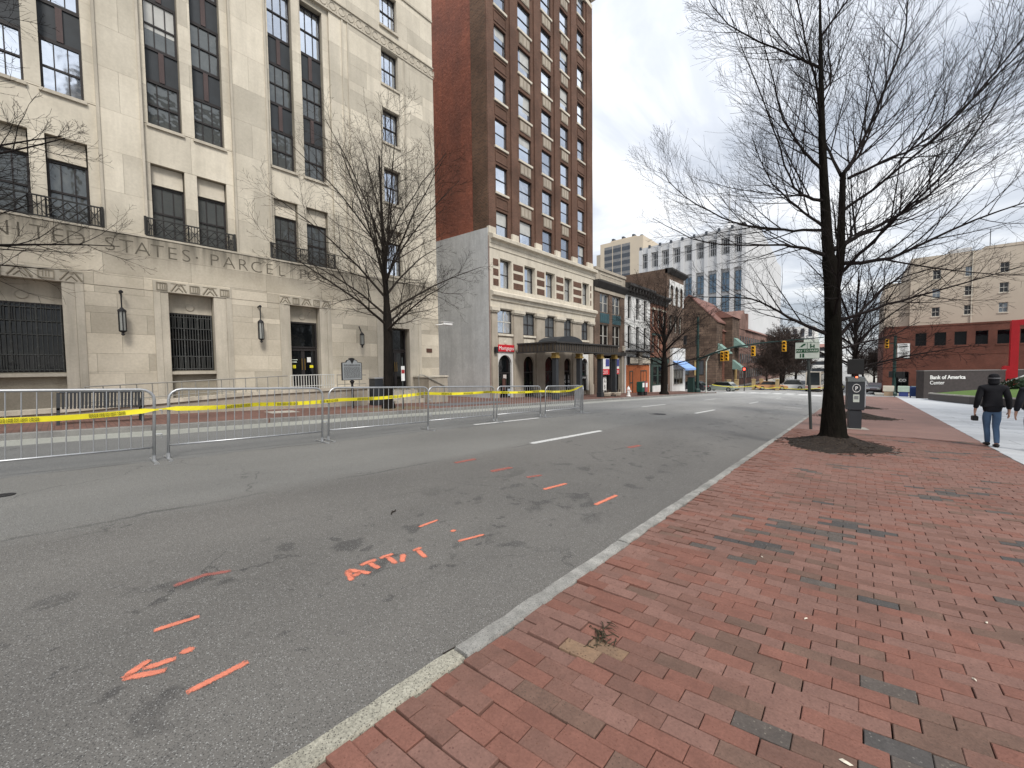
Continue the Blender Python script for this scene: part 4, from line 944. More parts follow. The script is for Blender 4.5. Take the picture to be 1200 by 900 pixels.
for yy in (32.45,34.95,37.35): MB().box(-.3,.12,yy,yy+.35,-1.9,2.38).build('shopfront_post', M['iron'] if yy < 37 else M['stonebuff'], h)
for a,b,s in ((33.1,34.8,'CUTS'),(35.5,36.9,'2 FOR')):
    p = MB().box(-.15,.02,a,b,.55,2.1).build('shop_sign', M['white'], h)
    MB().box(.021,.035,a+.02,b-.02,.57,1.1).build('sign_panel', flat('sign_red2',(.6,.03,.04)), p); MB().box(.021,.035,(a+b)/2+.1,b-.05,1.35,2.05).build('sign_panel', flat('sign_blue',(.06,.07,.25)), p)
    put('letter', textmesh(s,.42,M['white'],.004), p, (.038,(a+b)/2,.66), FX)
for a in (33.2,34.1): 
    p = MB().box(-.30,-.27,a,a+.65,-1.2,.35).build('shop_poster', M['white'], h); put('letter', textmesh('A\nB',.55,M['black'],.003), p, (-.265,a+.32,-.25), FX)
h = house('white_row_building','three storey white painted building over an orange shopfront',38.16,44.78,9.0,M['whitewall'],[(38.9+k*2.05,39.72+k*2.05,a,b) for k in range(3) for a,b in ((6.35,8.65),(3.2,5.6))]+[(39.2,40.0,-1.7,.8),(42.0,43.6,-1.75,.9)])
for k in range(3):
    for a,b in ((6.35,8.65),(3.2,5.6)): window(h, 38.9+k*2.05, 39.72+k*2.05, a, b, -.2,'frame_dark','gl_dark',1,2,fw=.05); 
MB().prism([(-.3,8.75),(.12,8.75),(.2,9.2),(.7,9.55),(.7,9.8),(-.3,10.0)],38.16,44.8,'y').build('cornice', M['darkcorn'], h)
for k in range(9): MB().box(.05,.6,38.3+k*.77,38.45+k*.77,9.0,9.5).build('cornice_bracket', M['darkcorn'], h)
bl = MB().box(.0,.55,38.3,44.7,2.85,2.98).build('balcony', M['iron'], h)
g = MB(); g.box(.5,.55,38.3,44.7,3.62,3.67); [g.bar((.525,38.35+.21*k,2.98),(.525,38.35+.21*k,3.63),.03) for k in range(31)]; g.build('balcony_railing', M['iron'], bl)
MB().box(.0,.06,38.5,44.5,-1.75,1.45).build('orange_shopfront', M['terracotta'], h)
for a,b in ((39.2,40.0),(42.0,43.6)): window(h, a, b, -1.7, .85, .10,'greenshop','gl_dark',2 if b-a > 1 else 1,2,fw=.1,name='shop_door')
sg = MB().box(.06,.22,38.7,44.5,1.5,2.35).build('shop_sign', M['iron'], h); MB().box(.221,.24,39.0,41.0,1.62,2.22).build('sign_panel', M['cream'], sg); MB().box(.221,.24,42.0,44.3,1.62,2.22).build('sign_panel', M['cream'], sg); MB().box(.225,.32,41.05,41.95,1.45,3.0).build('sign_panel', M['stonebuff'], sg)
h = house('dark_row_building','dark brick house with bracketed cornice and green shopfront behind the street tree',44.8,50.2,9.0,M['redbrick'],[(45.4+k*1.65,46.3+k*1.65,a,b) for k in range(3) for a,b in ((5.9,7.9),(2.9,4.9))])
for k in range(3):
    for a,b in ((5.9,7.9),(2.9,4.9)):
        window(h, 45.4+k*1.65, 46.3+k*1.65, a, b, -.2,'frame_light','gl_mid' if a > 5 else 'gl_dark',1,2,fw=.07); MB().box(.0,.08,45.2+k*1.65,46.5+k*1.65,b+.02,b+.25).build('window_hood', M['cream'] if a > 5 else M['greenshop'], h)
MB().prism([(-.3,8.6),(.1,8.6),(.2,9.1),(.6,9.4),(.6,9.6),(-.3,9.7)],44.8,50.2,'y').build('cornice', M['darkcorn'], h)
MB().box(.0,.15,44.9,50.1,-2.1,2.3).build('green_shopfront', M['greenshop'], h); MB().box(.15,.3,44.9,50.1,1.6,2.2).build('shop_fascia', M['greenshop'], h)
for k in range(3): window(h, 45.2+k*1.65,46.5+k*1.65,-.9,1.3,.2,'greenshop','gl_dark',1,2,fw=.06,name='shop_window')
MB().box(.15,.22,45.1,50.0,-1.9,-1.0).build('white_stall_riser', M['whitewall'], h)
h = house('corner_row_building','taller brown brick corner building with white arched top windows',50.22,56.4,13.5,M['rowbrick'],[(51.0+k*1.8,52.2+k*1.8,a,b) for k in range(3) for a,b in ((9.2,11.6),(5.6,7.8))], depth=9)
for k in range(3):
    for a,b in ((9.2,11.6),(5.6,7.8)): window(h, 51.0+k*1.8,52.2+k*1.8,a,b,-.2,'frame_light','gl_dark',1,2,fw=.1)
    archplate(50.75+k*1.8,52.45+k*1.8,9.1,11.0,12.2,.0,.1,.22).build('arch_surround', M['whitewall'], h)
MB().prism([(-.3,12.9),(.1,12.9),(.6,13.3),(.6,13.5),(-.3,13.55)],50.22,56.5,'y').build('cornice', M['darkcorn'], h)
MB().box(.0,.3,51.3,56.3,-2.4,3.6).build('white_shopfront', M['whitewall'], h)
window(h, 51.6, 55.2, -1.2, .9, .36,'frame_light','gl_dark',3,1,fw=.08,name='shop_window')
aw = thing('shop_awning','light blue sloping shop awning on the white corner shop','awning',(-17.68,51.4,.9))
g = MB(); g.prism([(0,1.05),(1.5,.05),(1.5,-.2),(1.47,-.2),(1.47,.02),(0,1.0)],0,4.6,'y'); g.build('awning_canvas', M['awning'], aw)
for yy in (.1,4.5): MB().bar((0,yy,.0),(1.46,yy,-.0),.03).build('awning_strut', M['galv'], aw)
# ---------------------------------------------------------------- beyond the junction: stone hall, long brick range
ch = thing('stone_hall_building','brownstone gabled hall with copper hoods across the far junction','building',(-22.6,73.6,0),R(-90))
g = MB(); HW = 4.54
g.prism([(-HW,-3.2),(HW,-3.2),(HW,8.9),(0,13.6),(-HW,8.9)],-16,0,'x'); g.build('gable_block', M['church'], ch)
rf = MB()
for s in (-1,1): rf.prism([(s*(HW+.2),8.6),(s*(HW+.2),8.85),(0,13.85),(0,13.6)],-16.2,.06,'x')
rf.build('roof', M['clayroof'], ch)
for k,(a,b,c,d) in enumerate(((-4.0,-2.2,-.4,2.4),(-1.6,.2,-.4,2.4),(1.4,2.6,-.4,2.2),(-3.0,-2.4,5.0,6.6),(-.9,-.3,5.0,6.6),(1.2,1.8,5.0,6.6))):
    window(ch,a,b,c,d,.08,'churchw' if 'churchw' in M else 'darkcorn','gl_mid' if k < 3 else 'gl_dark',2 if k < 3 else 1,1,fw=.12)
    if k < 3: MB().box(.0,.10,a-.35,a-.02,c-.1,d-.1).build('buff_jamb', flat('amber_stone_%d' % k,(.42,.30,.13)), ch)
# wing along the street
cw = thing('red_sandstone_wing','red sandstone range with copper door hood and arched doorway','building',(-18,0,0))
MB().box(-9,.0,77.5,90.0,-3.2,7.2).build('wall', M['churchred'], cw); MB().box(-3,1.2,79.0,84.5,-3.2,9.8).build('stair_tower', M['church'], cw)
MB().prism([(-9,7.2),(.3,7.2),(-3.5,11.4)],77.3,90.2,'y').build('roof', M['clayroof'], cw)
MB().prism([(-3,9.8),(1.5,9.8),(-.8,11.2)],78.8,84.7,'y').build('tower_roof', M['clayroof'], cw)
def hood(y, z, w, x=0): 
    g = MB(); g.prism([(x,z+1.6),(x+1.7,z),(x+1.7,z-.18),(x,z-.1)],y-w/2,y+w/2,'y'); g.build('copper_hood', M['verdigris'], cw)
hood(75.6,3.4,2.6,.0); hood(81.8,4.6,3.4,1.2); hood(80.2,.6,1.8,1.2); hood(86.5,.4,4.8,.0)
ad = MB(); ad.box(1.2,1.26,80.9,82.6,-3.0,.2); ad.tube([(1.2,81.75,.2),(1.27,81.75,.2)],.85,12); ad.build('arched_door', flat('buff_door',(.40,.27,.11)), cw)
for yy in (85.0,86.6,88.2): window(cw, yy, yy+.9, -1.2, .6, .06,'darkcorn','gl_dark',1,1,fw=.08)
pb = thing('long_brick_range','long pinkish brown brick building receding along the far left side of the street','building',(-18,0,0))
MB().box(-10,.0,90.3,150,-3.2,8.6).build('wall', M['pinkstone'], pb)
MB().prism([(-10,8.6),(.4,8.6),(-5,11.2)],96.0,150.2,'y').build('roof', M['clayroof'], pb)
MB().prism([(90.3,8.6),(97.5,8.6),(97.5,10.2),(93.9,12.6),(90.3,10.2)],-9,.1,'x').build('front_gable', M['pinkstone'], pb); MB().box(-1.2,.0,97.7,99.2,8.6,12.3).build('chimney', M['pinkstone'], pb)
for k in range(26):
    for z in (5.2,1.6,-1.6): window(pb, 91.2+k*2.2, 92.3+k*2.2, z, z+2.0, .06,'darkcorn','gl_dark',1,1,fw=.06)
# ---------------------------------------------------------------- distant towers
def rowwin(root, y0, y1, z0, z1, n_, m_, fy, fz, x, fm, gm, cols=1, rows=1, name='window'):
    dy, dz = (y1-y0)/n_, (z1-z0)/m_
    for j in range(m_):
        for i in range(n_): 
            a, c = y0+dy*i+dy*(1-fy)/2, z0+dz*j+dz*(1-fz)/2
            window(root, a, a+dy*fy, c, c+dz*fz, x, fm, gm, cols, rows, fw=.12, bar=.1, depth=.12, name=name)
M['glassframe'] = flat('grey_glazing_bar',(.20,.21,.22))
gt = thing('grey_office_building','large pale grey office block with pale blue glass bays and dark attic windows','building',(-60.2,140,0),R(-90))
MB().box(-74,-.8,0,33.9,-3.2,41.5).build('office_block', M['towergrey'], gt)
g = MB(); g.prism([(0,41.5),(33.9,41.5),(33.9,44.6),(0,43.6)],-74,0,'x'); g.build('attic_wall', M['towergrey'], gt)
g = MB(); g.box(-.8,-.1,0,33.9,31.8,36.2); g.build('white_band', M['towergrey'], gt)
NB = 9; BW = 33.9/NB
for i in range(NB+1):
    y = min(max(i*BW,.5),33.4)
    MB().box(-.8,.55,y-.55,y+.55,-3.2,42.9+i*.1).build('pier', M['towergrey'], gt)
    MB().box(.05,.62,y-.35,y+.35,43.0+i*.1,44.0+i*.1).build('pier_cap', M['towerband'], gt)
for i in range(NB):
    a, b = i*BW+.75, (i+1)*BW-.75
    window(gt, a+.2, b-.2, 36.4, 41.3, -.5,'towergrey','gl_dark',3,2,fw=.16,bar=.14,depth=.3)
    for z,gm in ((24.6,'gl_blue'),(17.2,'gl_blue'),(9.8,'gl_blue'),(2.4,'gl_blue')):
        window(gt, a, b, z, z+6.2, -.35,'glassframe',gm,2,3,fw=.14,bar=.12,depth=.3)
sd_ = thing('stepped_glass_tower','tall pale glass tower with stepped top and flagpole behind the office block','building',(-26.35,141.6,0))
MB().box(-14,-.2,0,72,-3.2,40.5).build('tower_body', M['towergrey'], sd_)
for j in range(11):
    for i in range(6): window(sd_, 1+i*11.8, 1+i*11.8+(4.2 if i == 0 else 10.6), .5+j*3.65, 3.2+j*3.65, .02,'glassframe','gl_tower' if i else 'gl_mid',4,1,fw=.22,bar=.2,depth=.15)
g = MB(); g.prism([(0,40.5),(72,40.5),(60,46.5),(24,49.5),(8,46)],-14,-.3,'x'); g.build('stepped_top', M['towergrey'], sd_)
g = MB(); g.lathe([(5.5,0),(3.6,2.2),(3.2,2.2),(1.2,5.5),(.4,5.7),(.25,9),(.06,21)], (-7,9,43.5), 8); g.build('spire', M['towergrey'], sd_)
bg_ = thing('beige_tower_block','tall beige concrete tower with dark banded windows on the skyline','building',(-87.0,160,0),R(-90))
MB().box(-26,0,0,19.6,-3.2,55.2).build('tower_body', M['towerbeige'], bg_); MB().box(-24,-2,-3.0,0,-3.2,51.5).build('tower_wing', M['towerbeige'], bg_); MB().prism([(19.6,0),(19.6,-24),(22.8,-20),(22.8,-4)],-3.2,53.6,'z').build('corner_bay', M['towerbeige'], bg_) if False else None
MB().box(-22,-4,3,15,55.2,57.0).build('roof_plant', M['towerbeige'], bg_)
for i in range(6): MB().box(-8-(i%2)*3,-6-(i%2)*3,2.5+i*2.4,3.5+i*2.4,57.0,58.6).build('roof_unit', M['towerband'], bg_)
for j in range(18):
    for i in range(3): 
        MB().box(-.4,.04,2.0+i*4.1,5.75+i*4.1,1.2+j*2.9,2.9+j*2.9).build('window_band', M['towerband'], bg_); MB().box(-.4,.02,2.0+i*4.1,5.75+i*4.1,2.905+j*2.9,4.095+j*2.9).build('spandrel_band', mk('grey_spandrel',(.22,.22,.22),fa=.1,bump=0) if 'gs' not in M else M['gs'], bg_)
wb = thing('white_office_building','low white office building with close vertical fins at the end of the street','building',(-30,235,0),R(-90))
MB().box(-30,-.8,0,14.5,-3.2,13.5).build('wall', M['towergrey'], wb)
for i in range(16): MB().box(-.8,0,.2+i*.9,.55+i*.9,-3.2,13.0).build('fin', M['whitewall'], wb)
for j in range(4): MB().box(-.85,-.3,0,14.5,-1.4+j*3.6,.2+j*3.6).build('window_band', M['towerband'], wb)
MB().box(-30,-6,2,14.5,13.5,19.5).build('upper_block', M['whitewall'], wb)
for i in range(4): MB().box(-6.2,-5.9,3.0+i*3,4.4+i*3,14.5,18.5).build('window_band', M['towerband'], wb)
gar = thing('parking_deck','pale parking deck with dark open levels at the end of the street','building',(-14.5,215,0),R(-90))
MB().box(-30,-1.5,0,8,-3.2,9).build('deck_core', M['towerband'], gar)
for j in range(4): MB().box(-30,0,0,8,-.8+j*3,.6+j*3).build('deck_parapet', M['whitewall'] if j < 3 else flat('pink_render',(.5,.28,.25)), gar)
# ---------------------------------------------------------------- right side: bank building and beige block
bk = thing('bank_building','dark red brick bank building with square upper windows across the plaza','building',(2.8,76,0),R(-90))
wo_ = [(3.1+1.77*k, 4.15+1.77*k, 3.55, 5.25) for k in range(16)]
wo2 = [(1.2,2.6,-3.2,.1),(3.4,5.5,-1.6,.3)] + [(6.2+3.3*k,8.6+3.3*k,-1.6,.3) for k in range(8)]
wall(bk, 0, 32, -3.2, 6.25, wo_+wo2, M['bankbrick'], 0, .5); body(bk, -20, -.52, .02, 32, -3.2, 6.2, M['bankbrick'])
for a,b,c,d in wo_: window(bk,a,b,c,d,-.2,'frame_dark','gl_black',1,1,fw=.05); MB().box(-.1,.05,a-.08,b+.08,c-.2,c-.004).build('window_sill', M['bankbrick'], bk)
for a,b,c,d in wo2: window(bk,a,b,c,d,-.35,'frame_dark','gl_black' if c < -2 else 'gl_dark',2,1,fw=.06)
t = MB().box(-.3,-.2,1.55,2.45,-1.4,-.7).build('shop_sign', M['black'], bk); put('letter', textmesh('CO', .5, M['white'], .004), t, (-.19,2.0,-1.25), FX)
bgb = thing('beige_apartment_building','beige rendered block with small paired windows rising behind the bank','building',(3.0,82,0),R(-90))
ow = [(4.9+k*3.05,5.7+k*3.05,2.6+j*2.62,3.9+j*2.62) for k in range(10) for j in range(5)]
wall(bgb, 2.7, 36, -3.2, 16.4, ow, M['beigewall'], 0, .5); body(bgb, -18, -.52, 2.72, 36, -3.2, 16.3, M['beigewall'])
MB().box(-18,-.6,0,2.69,-3.2,13.2).build('lower_wing', M['beigewall'], bgb); MB().box(-6,.06,9.6,36,16.41,16.75).build('parapet', M['beigewall'], bgb)
for i,(a,b,c,d) in enumerate(ow): window(bgb,a,b,c,d,-.12,'frame_light','gl_dark' if i % 3 else 'gl_mid',2,2,fw=.06); MB().box(-.1,.08,a-.08,b+.08,c-.14,c-.004).build('window_sill', M['cream'], bgb)
# bank sign wall and raised lawn
sw_ = thing('sign_wall','dark granite sign wall with pale raised lettering above the plaza lawn','sign wall',(5.4,60,0),R(-48.7))
MB().box(-.8,0,0,13,-2.8,.42).build('wall_stone', M['darkgran'], sw_); MB().box(-.85,.04,-.03,13.05,.423,.50).build('wall_coping', mk('grey_coping',(.20,.19,.18)), sw_)
put('letter', textmesh('Bank of America', .56, M['white'], .03, .012, 'LEFT'), sw_, (.02,.6,-.42), (R(90),0,R(90)))
put('letter', textmesh('Center', .54, M['white'], .03, .0, 'LEFT'), sw_, (.02,.6,-.98), (R(90),0,R(90)))
pl = thing('lawn_planter','raised lawn bed with a curved dark granite edge on the plaza','planter',(0,0,0))
edge = [(5.75,58.5),(5.45,56.8),(5.6,54.5),(6.0,50.5),(6.6,46.0),(7.6,42.8),(9.2,40.8),(12.0,39.6),(18,39.0),(26,39),(26,59),(16,59.4)]
g = MB(); n_ = len(edge)
cxm = sum(p[0] for p in edge)/n_; cym = sum(p[1] for p in edge)/n_
inn = [(x+(cxm-x)*.035, y+(cym-y)*.035) for x,y in edge]
for i in range(n_):
    j = (i+1) % n_; (x0,y0),(x1,y1),(a0,b0),(a1,b1) = edge[i],edge[j],inn[i],inn[j]; z = lambda y, h: Zs(y)+h
    g.quad((x0,y0,z(y0,-.1)),(x1,y1,z(y1,-.1)),(x1,y1,z(y1,.55)),(x0,y0,z(y0,.55))); g.quad((x0,y0,z(y0,.55)),(x1,y1,z(y1,.55)),(a1,b1,z(b1,.55)),(a0,b0,z(b0,.55))); g.quad((a0,b0,z(b0,.55)),(a1,b1,z(b1,.55)),(a1,b1,z(b1,.3)),(a0,b0,z(b0,.3)))
g.build('planter_edge', M['darkgran'], pl)
g = MB()
for i in range(n_):
    j = (i+1) % n_; (x0,y0),(x1,y1),(a0,b0),(a1,b1) = edge[i],edge[j],inn[i],inn[j]; z = lambda y, h: Zs(y)+h
    g.quad((x0,y0,z(y0,.553)),(x1,y1,z(y1,.553)),(x1,y1,z(y1,.66)),(x0,y0,z(y0,.66))); g.quad((x0,y0,z(y0,.66)),(x1,y1,z(y1,.66)),(a1,b1,z(b1,.66)),(a0,b0,z(b0,.66)))
g.build('planter_coping', M['conc'], pl)
g = MB(); rings = 7; b0 = 0
for k in range(rings+1):
    f = k/rings
    for (x,y) in inn:
        X_, Y_ = x+(12.5-x)*f, y+(57.0-y)*f; g.v.append((X_,Y_,Zs(y+(57-y)*f)+.60+.75*(1-(1-f)**1.6)))
for k in range(rings):
    for i in range(n_): g.face((k*n_+i,k*n_+(i+1)%n_,(k+1)*n_+(i+1)%n_,(k+1)*n_+i))
g.build('lawn', M['grass'], pl, smooth=True)
rsx = thing('red_sculpture','tall bright red painted steel frame sculpture rising beyond the plaza wall','sculpture',(12.15,66,0),0)
g = MB(); g.cbox(0,.55,-.3,.3,-3.0,5.68,.02); g.build('sculpture_post', M['red'], rsx); MB().cbox(.552,7.0,-.3,.3,5.12,5.70,.02).build('sculpture_beam', M['red'], rsx); MB().cbox(6.4,7.02,-.3,.3,-3.0,5.1,.02).build('sculpture_post', M['red'], rsx)
g = MB(); g.prism([(-1.6,-2.9),(-.001,-2.9),(-.001,.9),(-.4,.9)],-.3,.3,'y'); g.build('sculpture_base', M['red'], rsx)
rl = thing('plaza_handrail','pale slanting metal handrail beside the plaza lawn','handrail',(8.6,56,0))
MB().tube([(0,0,-1.2),(1.2,0,-.75),(2.6,0,.1),(4.2,0,.6)],.06,6).tube([(0.9,-1.5,-1.2),(2.3,-1.5,-.55),(3.6,-1.5,.25)],.05,6).build('rail_tube', M['white'], rl)
# office tower across the street from the post office: it stands in the post office glass
ob = thing('opposite_office_tower','tall dark glazed office tower across the street, seen only in the post office glass','building',(30,2.5,0),R(180))
MB().box(-20,0,-23,0,-3,35.5).build('tower_body', M['spandrel'], ob)
for k in range(9): MB().box(0,.12,-23,0,1+k*3.6,2.9+k*3.6).build('floor_band', M['towerbeige'], ob)
for k in range(12): MB().box(.0,.2,-22.9+k*2.05,-22.6+k*2.05,-3,35.5).build('facade_fin', M['stonebuff'], ob)

for k,(y,w,h) in enumerate(((7,2.2,1.5),(12,1.4,1.0),(17,3.0,1.9),(25,1.6,1.2))): MB().cbox(-7-k,-5-k,y,y+w,16.3,16.4+h,.03).build('roof_unit', M['galv'] if k % 2 else M['towergrey'], bgb)
MB().tube([(.08,8.6,-3),(.08,8.6,16.4)],.06,6).build('downpipe', M['cream'], bgb); MB().tube([(-.9,10.2,16.4),(-.9,10.2,19.2)],.04,5).build('roof_mast', M['iron'], bgb)
MB().box(-.1,.06,0,32,6.1,6.32).build('parapet_coping', M['bankbrick'], bk); MB().box(-.1,.03,0,32,2.35,2.5).build('string_course', M['bankbrick'], bk)
# ---------------------------------------------------------------- bare trees
def catmull(pts, n_=4):
    P = [Vector(p) for p in pts]; P = [P[0]*2-P[1]] + P + [P[-1]*2-P[-2]]; out = []
    for i in range(1, len(P)-2):
        for k in range(n_):
            t = k/n_; a, b, c, d = P[i-1], P[i], P[i+1], P[i+2]
            out.append(.5*((2*b)+(c-a)*t+(2*a-5*b+4*c-d)*t*t+(3*b-a-3*c+d)*t**3))
    out.append(P[-2]); return out
class Tree:
    def __init__(s, seed, nc=(13,7,4), ratio=(.36,.48,.5), ang=(42,40,38), up=.22, rmin=.0035, wob=.16, sides=(5,4,3,3), seg=(6,5,3,2), start=.12):
        s.r = random.Random(seed); s.nc = nc; s.ratio = ratio; s.ang = ang; s.up = up; s.rmin = rmin; s.wob = wob; s.sides = sides; s.seg = seg; s.start = start
    def kids(s, g, path, rad, L, lvl):
        if lvl >= len(s.nc): return
        r = s.r; n_ = max(1, round(s.nc[lvl]*r.uniform(.85,1.15))); az = r.uniform(0,6.28)
        for k in range(n_):
            t = s.start+(1-s.start)*(k+r.uniform(.1,.9))/n_; f = t*(len(path)-1); i = min(int(f), len(path)-2); q = f-i
            p = path[i].lerp(path[i+1], q); d = (path[i+1]-path[i]).normalized(); rr = rad[i]+(rad[i+1]-rad[i])*q
            az += 2.4+r.uniform(-.5,.5); o = d.orthogonal().normalized(); o.rotate(Matrix.Rotation(az, 3, d))
            a = R(s.ang[lvl]*r.uniform(.75,1.25)); nd_ = (d*math.cos(a)+o*math.sin(a)).normalized()
            l = L*s.ratio[lvl]*(1.25-.75*t)*r.uniform(.7,1.3)
            s.grow(g, p, nd_, l, max(s.rmin, min(rr*.55, l*.0105)), lvl+1)
    def grow(s, g, p, d, L, r0, lvl):
        r = s.r; n_ = s.seg[min(lvl,len(s.seg)-1)]; path = [p.copy()]; rad = [r0]; q = p.copy()
        for i in range(n_):
            d = (d + Vector((r.gauss(0,1),r.gauss(0,1),r.gauss(0,1)))*s.wob*.6 + Vector((0,0,s.up*.5))).normalized()
            q = q + d*(L/n_); path.append(q.copy()); rad.append(max(s.rmin*.7, r0*(1-.8*(i+1)/n_)))
        g.tube(path, rad, s.sides[min(lvl,len(s.sides)-1)], cap=False)
        s.kids(g, path, rad, L, lvl)
    def limb(s, g, pts, r0, r1, lvl=0, n_=4):
        path = catmull(pts, n_); m_ = len(path)-1
        path = [p + Vector((s.r.gauss(0,1),s.r.gauss(0,1),s.r.gauss(0,1)))*(.012*min(1,i/3)) for i,p in enumerate(path)]
        rad = [max(s.rmin, r0+(r1-r0)*(i/m_)**.8) for i in range(m_+1)]
        g.tube(path, rad, 7, cap=False); L = sum((b-a).length for a,b in zip(path,path[1:])); s.kids(g, path, rad, L, lvl)
def mound(name, label, x, y, rx, ry, h, group=None, seed=0):
    rn = random.Random(seed); g = MB(); n_, k = 40, 9
    for j in range(k):
        f = 1-j/(k-1)
        for i in range(n_):
            a = 2*math.pi*i/n_; w = 1+.06*math.sin(3*a+seed)+.04*math.sin(7*a)+rn.uniform(-.015,.015)
            X, Y = rx*f*w*math.cos(a), ry*f*w*math.sin(a); g.v.append((X, Y, -SL*Y*1 + (h*(1-f)**1.25 if f < 1 else -.01) + (rn.uniform(-.014,.014) if 0 < j else 0)))
    for j in range(k-1):
        for i in range(n_): g.face((j*n_+i,j*n_+(i+1)%n_,(j+1)*n_+(i+1)%n_,(j+1)*n_+i))
    b = len(g.v)
    for q in range(500):                        # loose shreds of bark on the mound
        f = math.sqrt(rn.random())*1.16; a = rn.uniform(0,6.283); X, Y = rx*f*math.cos(a), ry*f*math.sin(a); z = -SL*Y+max(.004,h*max(0,1-f)**1.25)+.004
        l = rn.uniform(.012,.045); c = rn.uniform(0,3.14); g.bar((X-l*math.cos(c),Y-l*math.sin(c),z),(X+l*math.cos(c),Y+l*math.sin(c),z+rn.uniform(0,.012)),rn.uniform(.004,.009))
    return put(name, g.mesh(name, M['mulch']), None, (x,y,Zs(y)), label=label, cat='mulch mound', group=group)
MG = 'mulch mounds round the street trees'
mound('mulch_mound','dark mulch mound round the big bare tree nearest the kerb',-.36,11.75,.98,1.38,.32,MG,1)
mound('mulch_mound','dark mulch mound behind the parking meter, under the second tree',-.05,22.2,1.35,1.2,.28,MG,2)
mound('mulch_mound','dark mulch mound farthest down the right pavement',-.05,31.2,1.3,1.2,.25,MG,3)
# the big tree on the brick pavement
bx, by = -.39, 11.65; bz = Zs(by)
rt, fw_ = Vector((.7502,.6612,0)), Vector((-.6612,.7502,0))
def P3(a, h, b=0): return Vector((0,0,0)) + rt*a + fw_*b + Vector((0,0,h))
tree = thing('big_bare_tree','big bare street tree with a forked trunk on the brick pavement','tree',(bx,by,bz))
g = MB(); path = catmull([P3(.02,.0),P3(.02,.4),P3(-.01,1.4),P3(-.03,2.4),P3(-.09,3.7),P3(-.2,4.5),P3(-.27,5.3),P3(-.34,6.2),P3(-.40,7.2),P3(-.44,8.2),P3(-.5,9.9),P3(-.5,11.3)],5)
n_ = len(path); rad = []
for p in path:
    h = p.z; rad.append(.40-.5*h if h < .2 else (.262-.092*(h-.2)/1.2 if h < 1.4 else (.170-.025*(h-1.4)/2.9 if h < 4.3 else max(.02,.112-.0165*(h-4.3)))))
g.tube(path, rad, 14, cap=False)
p2 = catmull([P3(.0,3.6,.02),P3(.06,4.3,-.03),P3(.05,5.1,-.05),P3(.06,6.15,-.05)],5); g.tube(p2,[.098-.009*i/3 for i in range(len(p2))],12,cap=False)
g.build('trunk', M['barkmoss'], tree, smooth=True)
T = Tree(5, nc=(19,9,5), ratio=(.42,.50,.50), ang=(32,31,30), up=.17, wob=.06, rmin=.0026, start=.16)
LIMBS = [  # (points in the plane facing the street corner: right, height, depth), radius at base
 ([(.05,6.1,-.05),(.32,6.56,-.1),(.68,7.67,-.3),(.92,8.95,-.5),(.99,10.6,-.6)],.06),
 ([(.05,6.1,-.05),(.5,6.5,.2),(1.07,7.11,.5),(1.79,8.4,.9),(2.3,9.9,1.3)],.055),
 ([(.14,6.0,-.1),(.7,6.25,-.3),(1.47,6.64,-.6),(2.75,8.0,-1.1),(3.95,8.92,-1.5)],.05),
 ([(.06,6.1,0),(.02,7.0,.4),(.15,8.2,.9),(.1,9.8,1.3)],.05),
 ([(.06,5.3,-.05),(.6,5.8,-.5),(1.3,6.6,-1.1),(2.0,7.8,-1.6),(2.5,9.0,-2.0)],.05),
 ([(-.1,4.45,0),(.75,4.87,.2),(2.08,5.51,.5),(3.1,6.2,.7),(3.94,6.8,.9)],.075),
 ([(-.05,4.15,0),(.97,4.2,-.3),(2.3,4.85,-.7),(4.1,5.39,-1.0)],.065),
 ([(.1,4.5,.0),(.9,5.0,.7),(1.8,5.9,1.5),(2.7,6.9,2.2)],.06),
 ([(-.28,4.35,0),(-.75,4.55,.1),(-1.27,4.64,.2),(-2.72,4.81,.5),(-3.88,5.49,.8)],.055),
 ([(-.32,5.55,0),(-.8,5.62,-.1),(-1.19,5.74,-.3),(-1.97,6.78,-.7),(-3.04,8.82,-1.0)],.055),
 ([(-.28,4.9,0),(-.9,5.1,.5),(-1.7,5.5,1.1),(-2.7,6.4,1.7),(-3.3,7.3,2.0)],.05),
 ([(-.38,6.25,0),(-.7,6.7,.1),(-1.03,7.51,.3),(-1.25,8.8,.5),(-1.55,10.4,.7)],.05),
 ([(-.42,7.2,0),(-.9,7.6,-.5),(-1.7,8.5,-1.1),(-2.2,9.6,-1.5)],.045),
 ([(-.44,7.9,0),(.1,8.5,.4),(.35,9.6,.8),(.5,11.0,1.0)],.04),
 ([(-.46,8.45,0),(-.96,8.88,.2),(-2.21,9.9,.6),(-2.8,11.0,.8)],.045),
 ([(-.47,9.1,0),(-.1,9.8,-.4),(.2,11.2,-.7)],.035),
 ([(-.12,2.55,.02),(-.95,2.97,.15),(-1.73,3.46,.4),(-3.09,3.58,.8)],.055),
 ([(-.1,3.0,-.1),(-.6,3.4,-.8),(-1.2,3.9,-1.5),(-1.9,4.7,-2.2)],.05),
 ([(.05,2.45,0),(.8,3.2,.1),(1.56,3.81,.25),(3.28,4.27,.5)],.055),
 ([(.05,2.85,0),(.8,3.15,-.4),(1.57,3.42,-.9),(2.6,3.75,-1.4)],.05),
 ([(.08,3.4,.1),(.6,3.9,.9),(1.3,4.5,1.7),(2.2,5.2,2.5)],.05),
 ([(.0,3.9,-.12),(.2,4.6,-.9),(.6,5.5,-1.8),(.9,6.8,-2.5)],.05),
 ([(-.2,5.0,.1),(-.3,5.8,.9),(-.5,6.9,1.7),(-.6,8.3,2.3)],.05),
 ([(.03,2.2,0),(.7,2.35,.1),(1.5,2.5,.3),(2.5,2.9,.5)],.035),
]
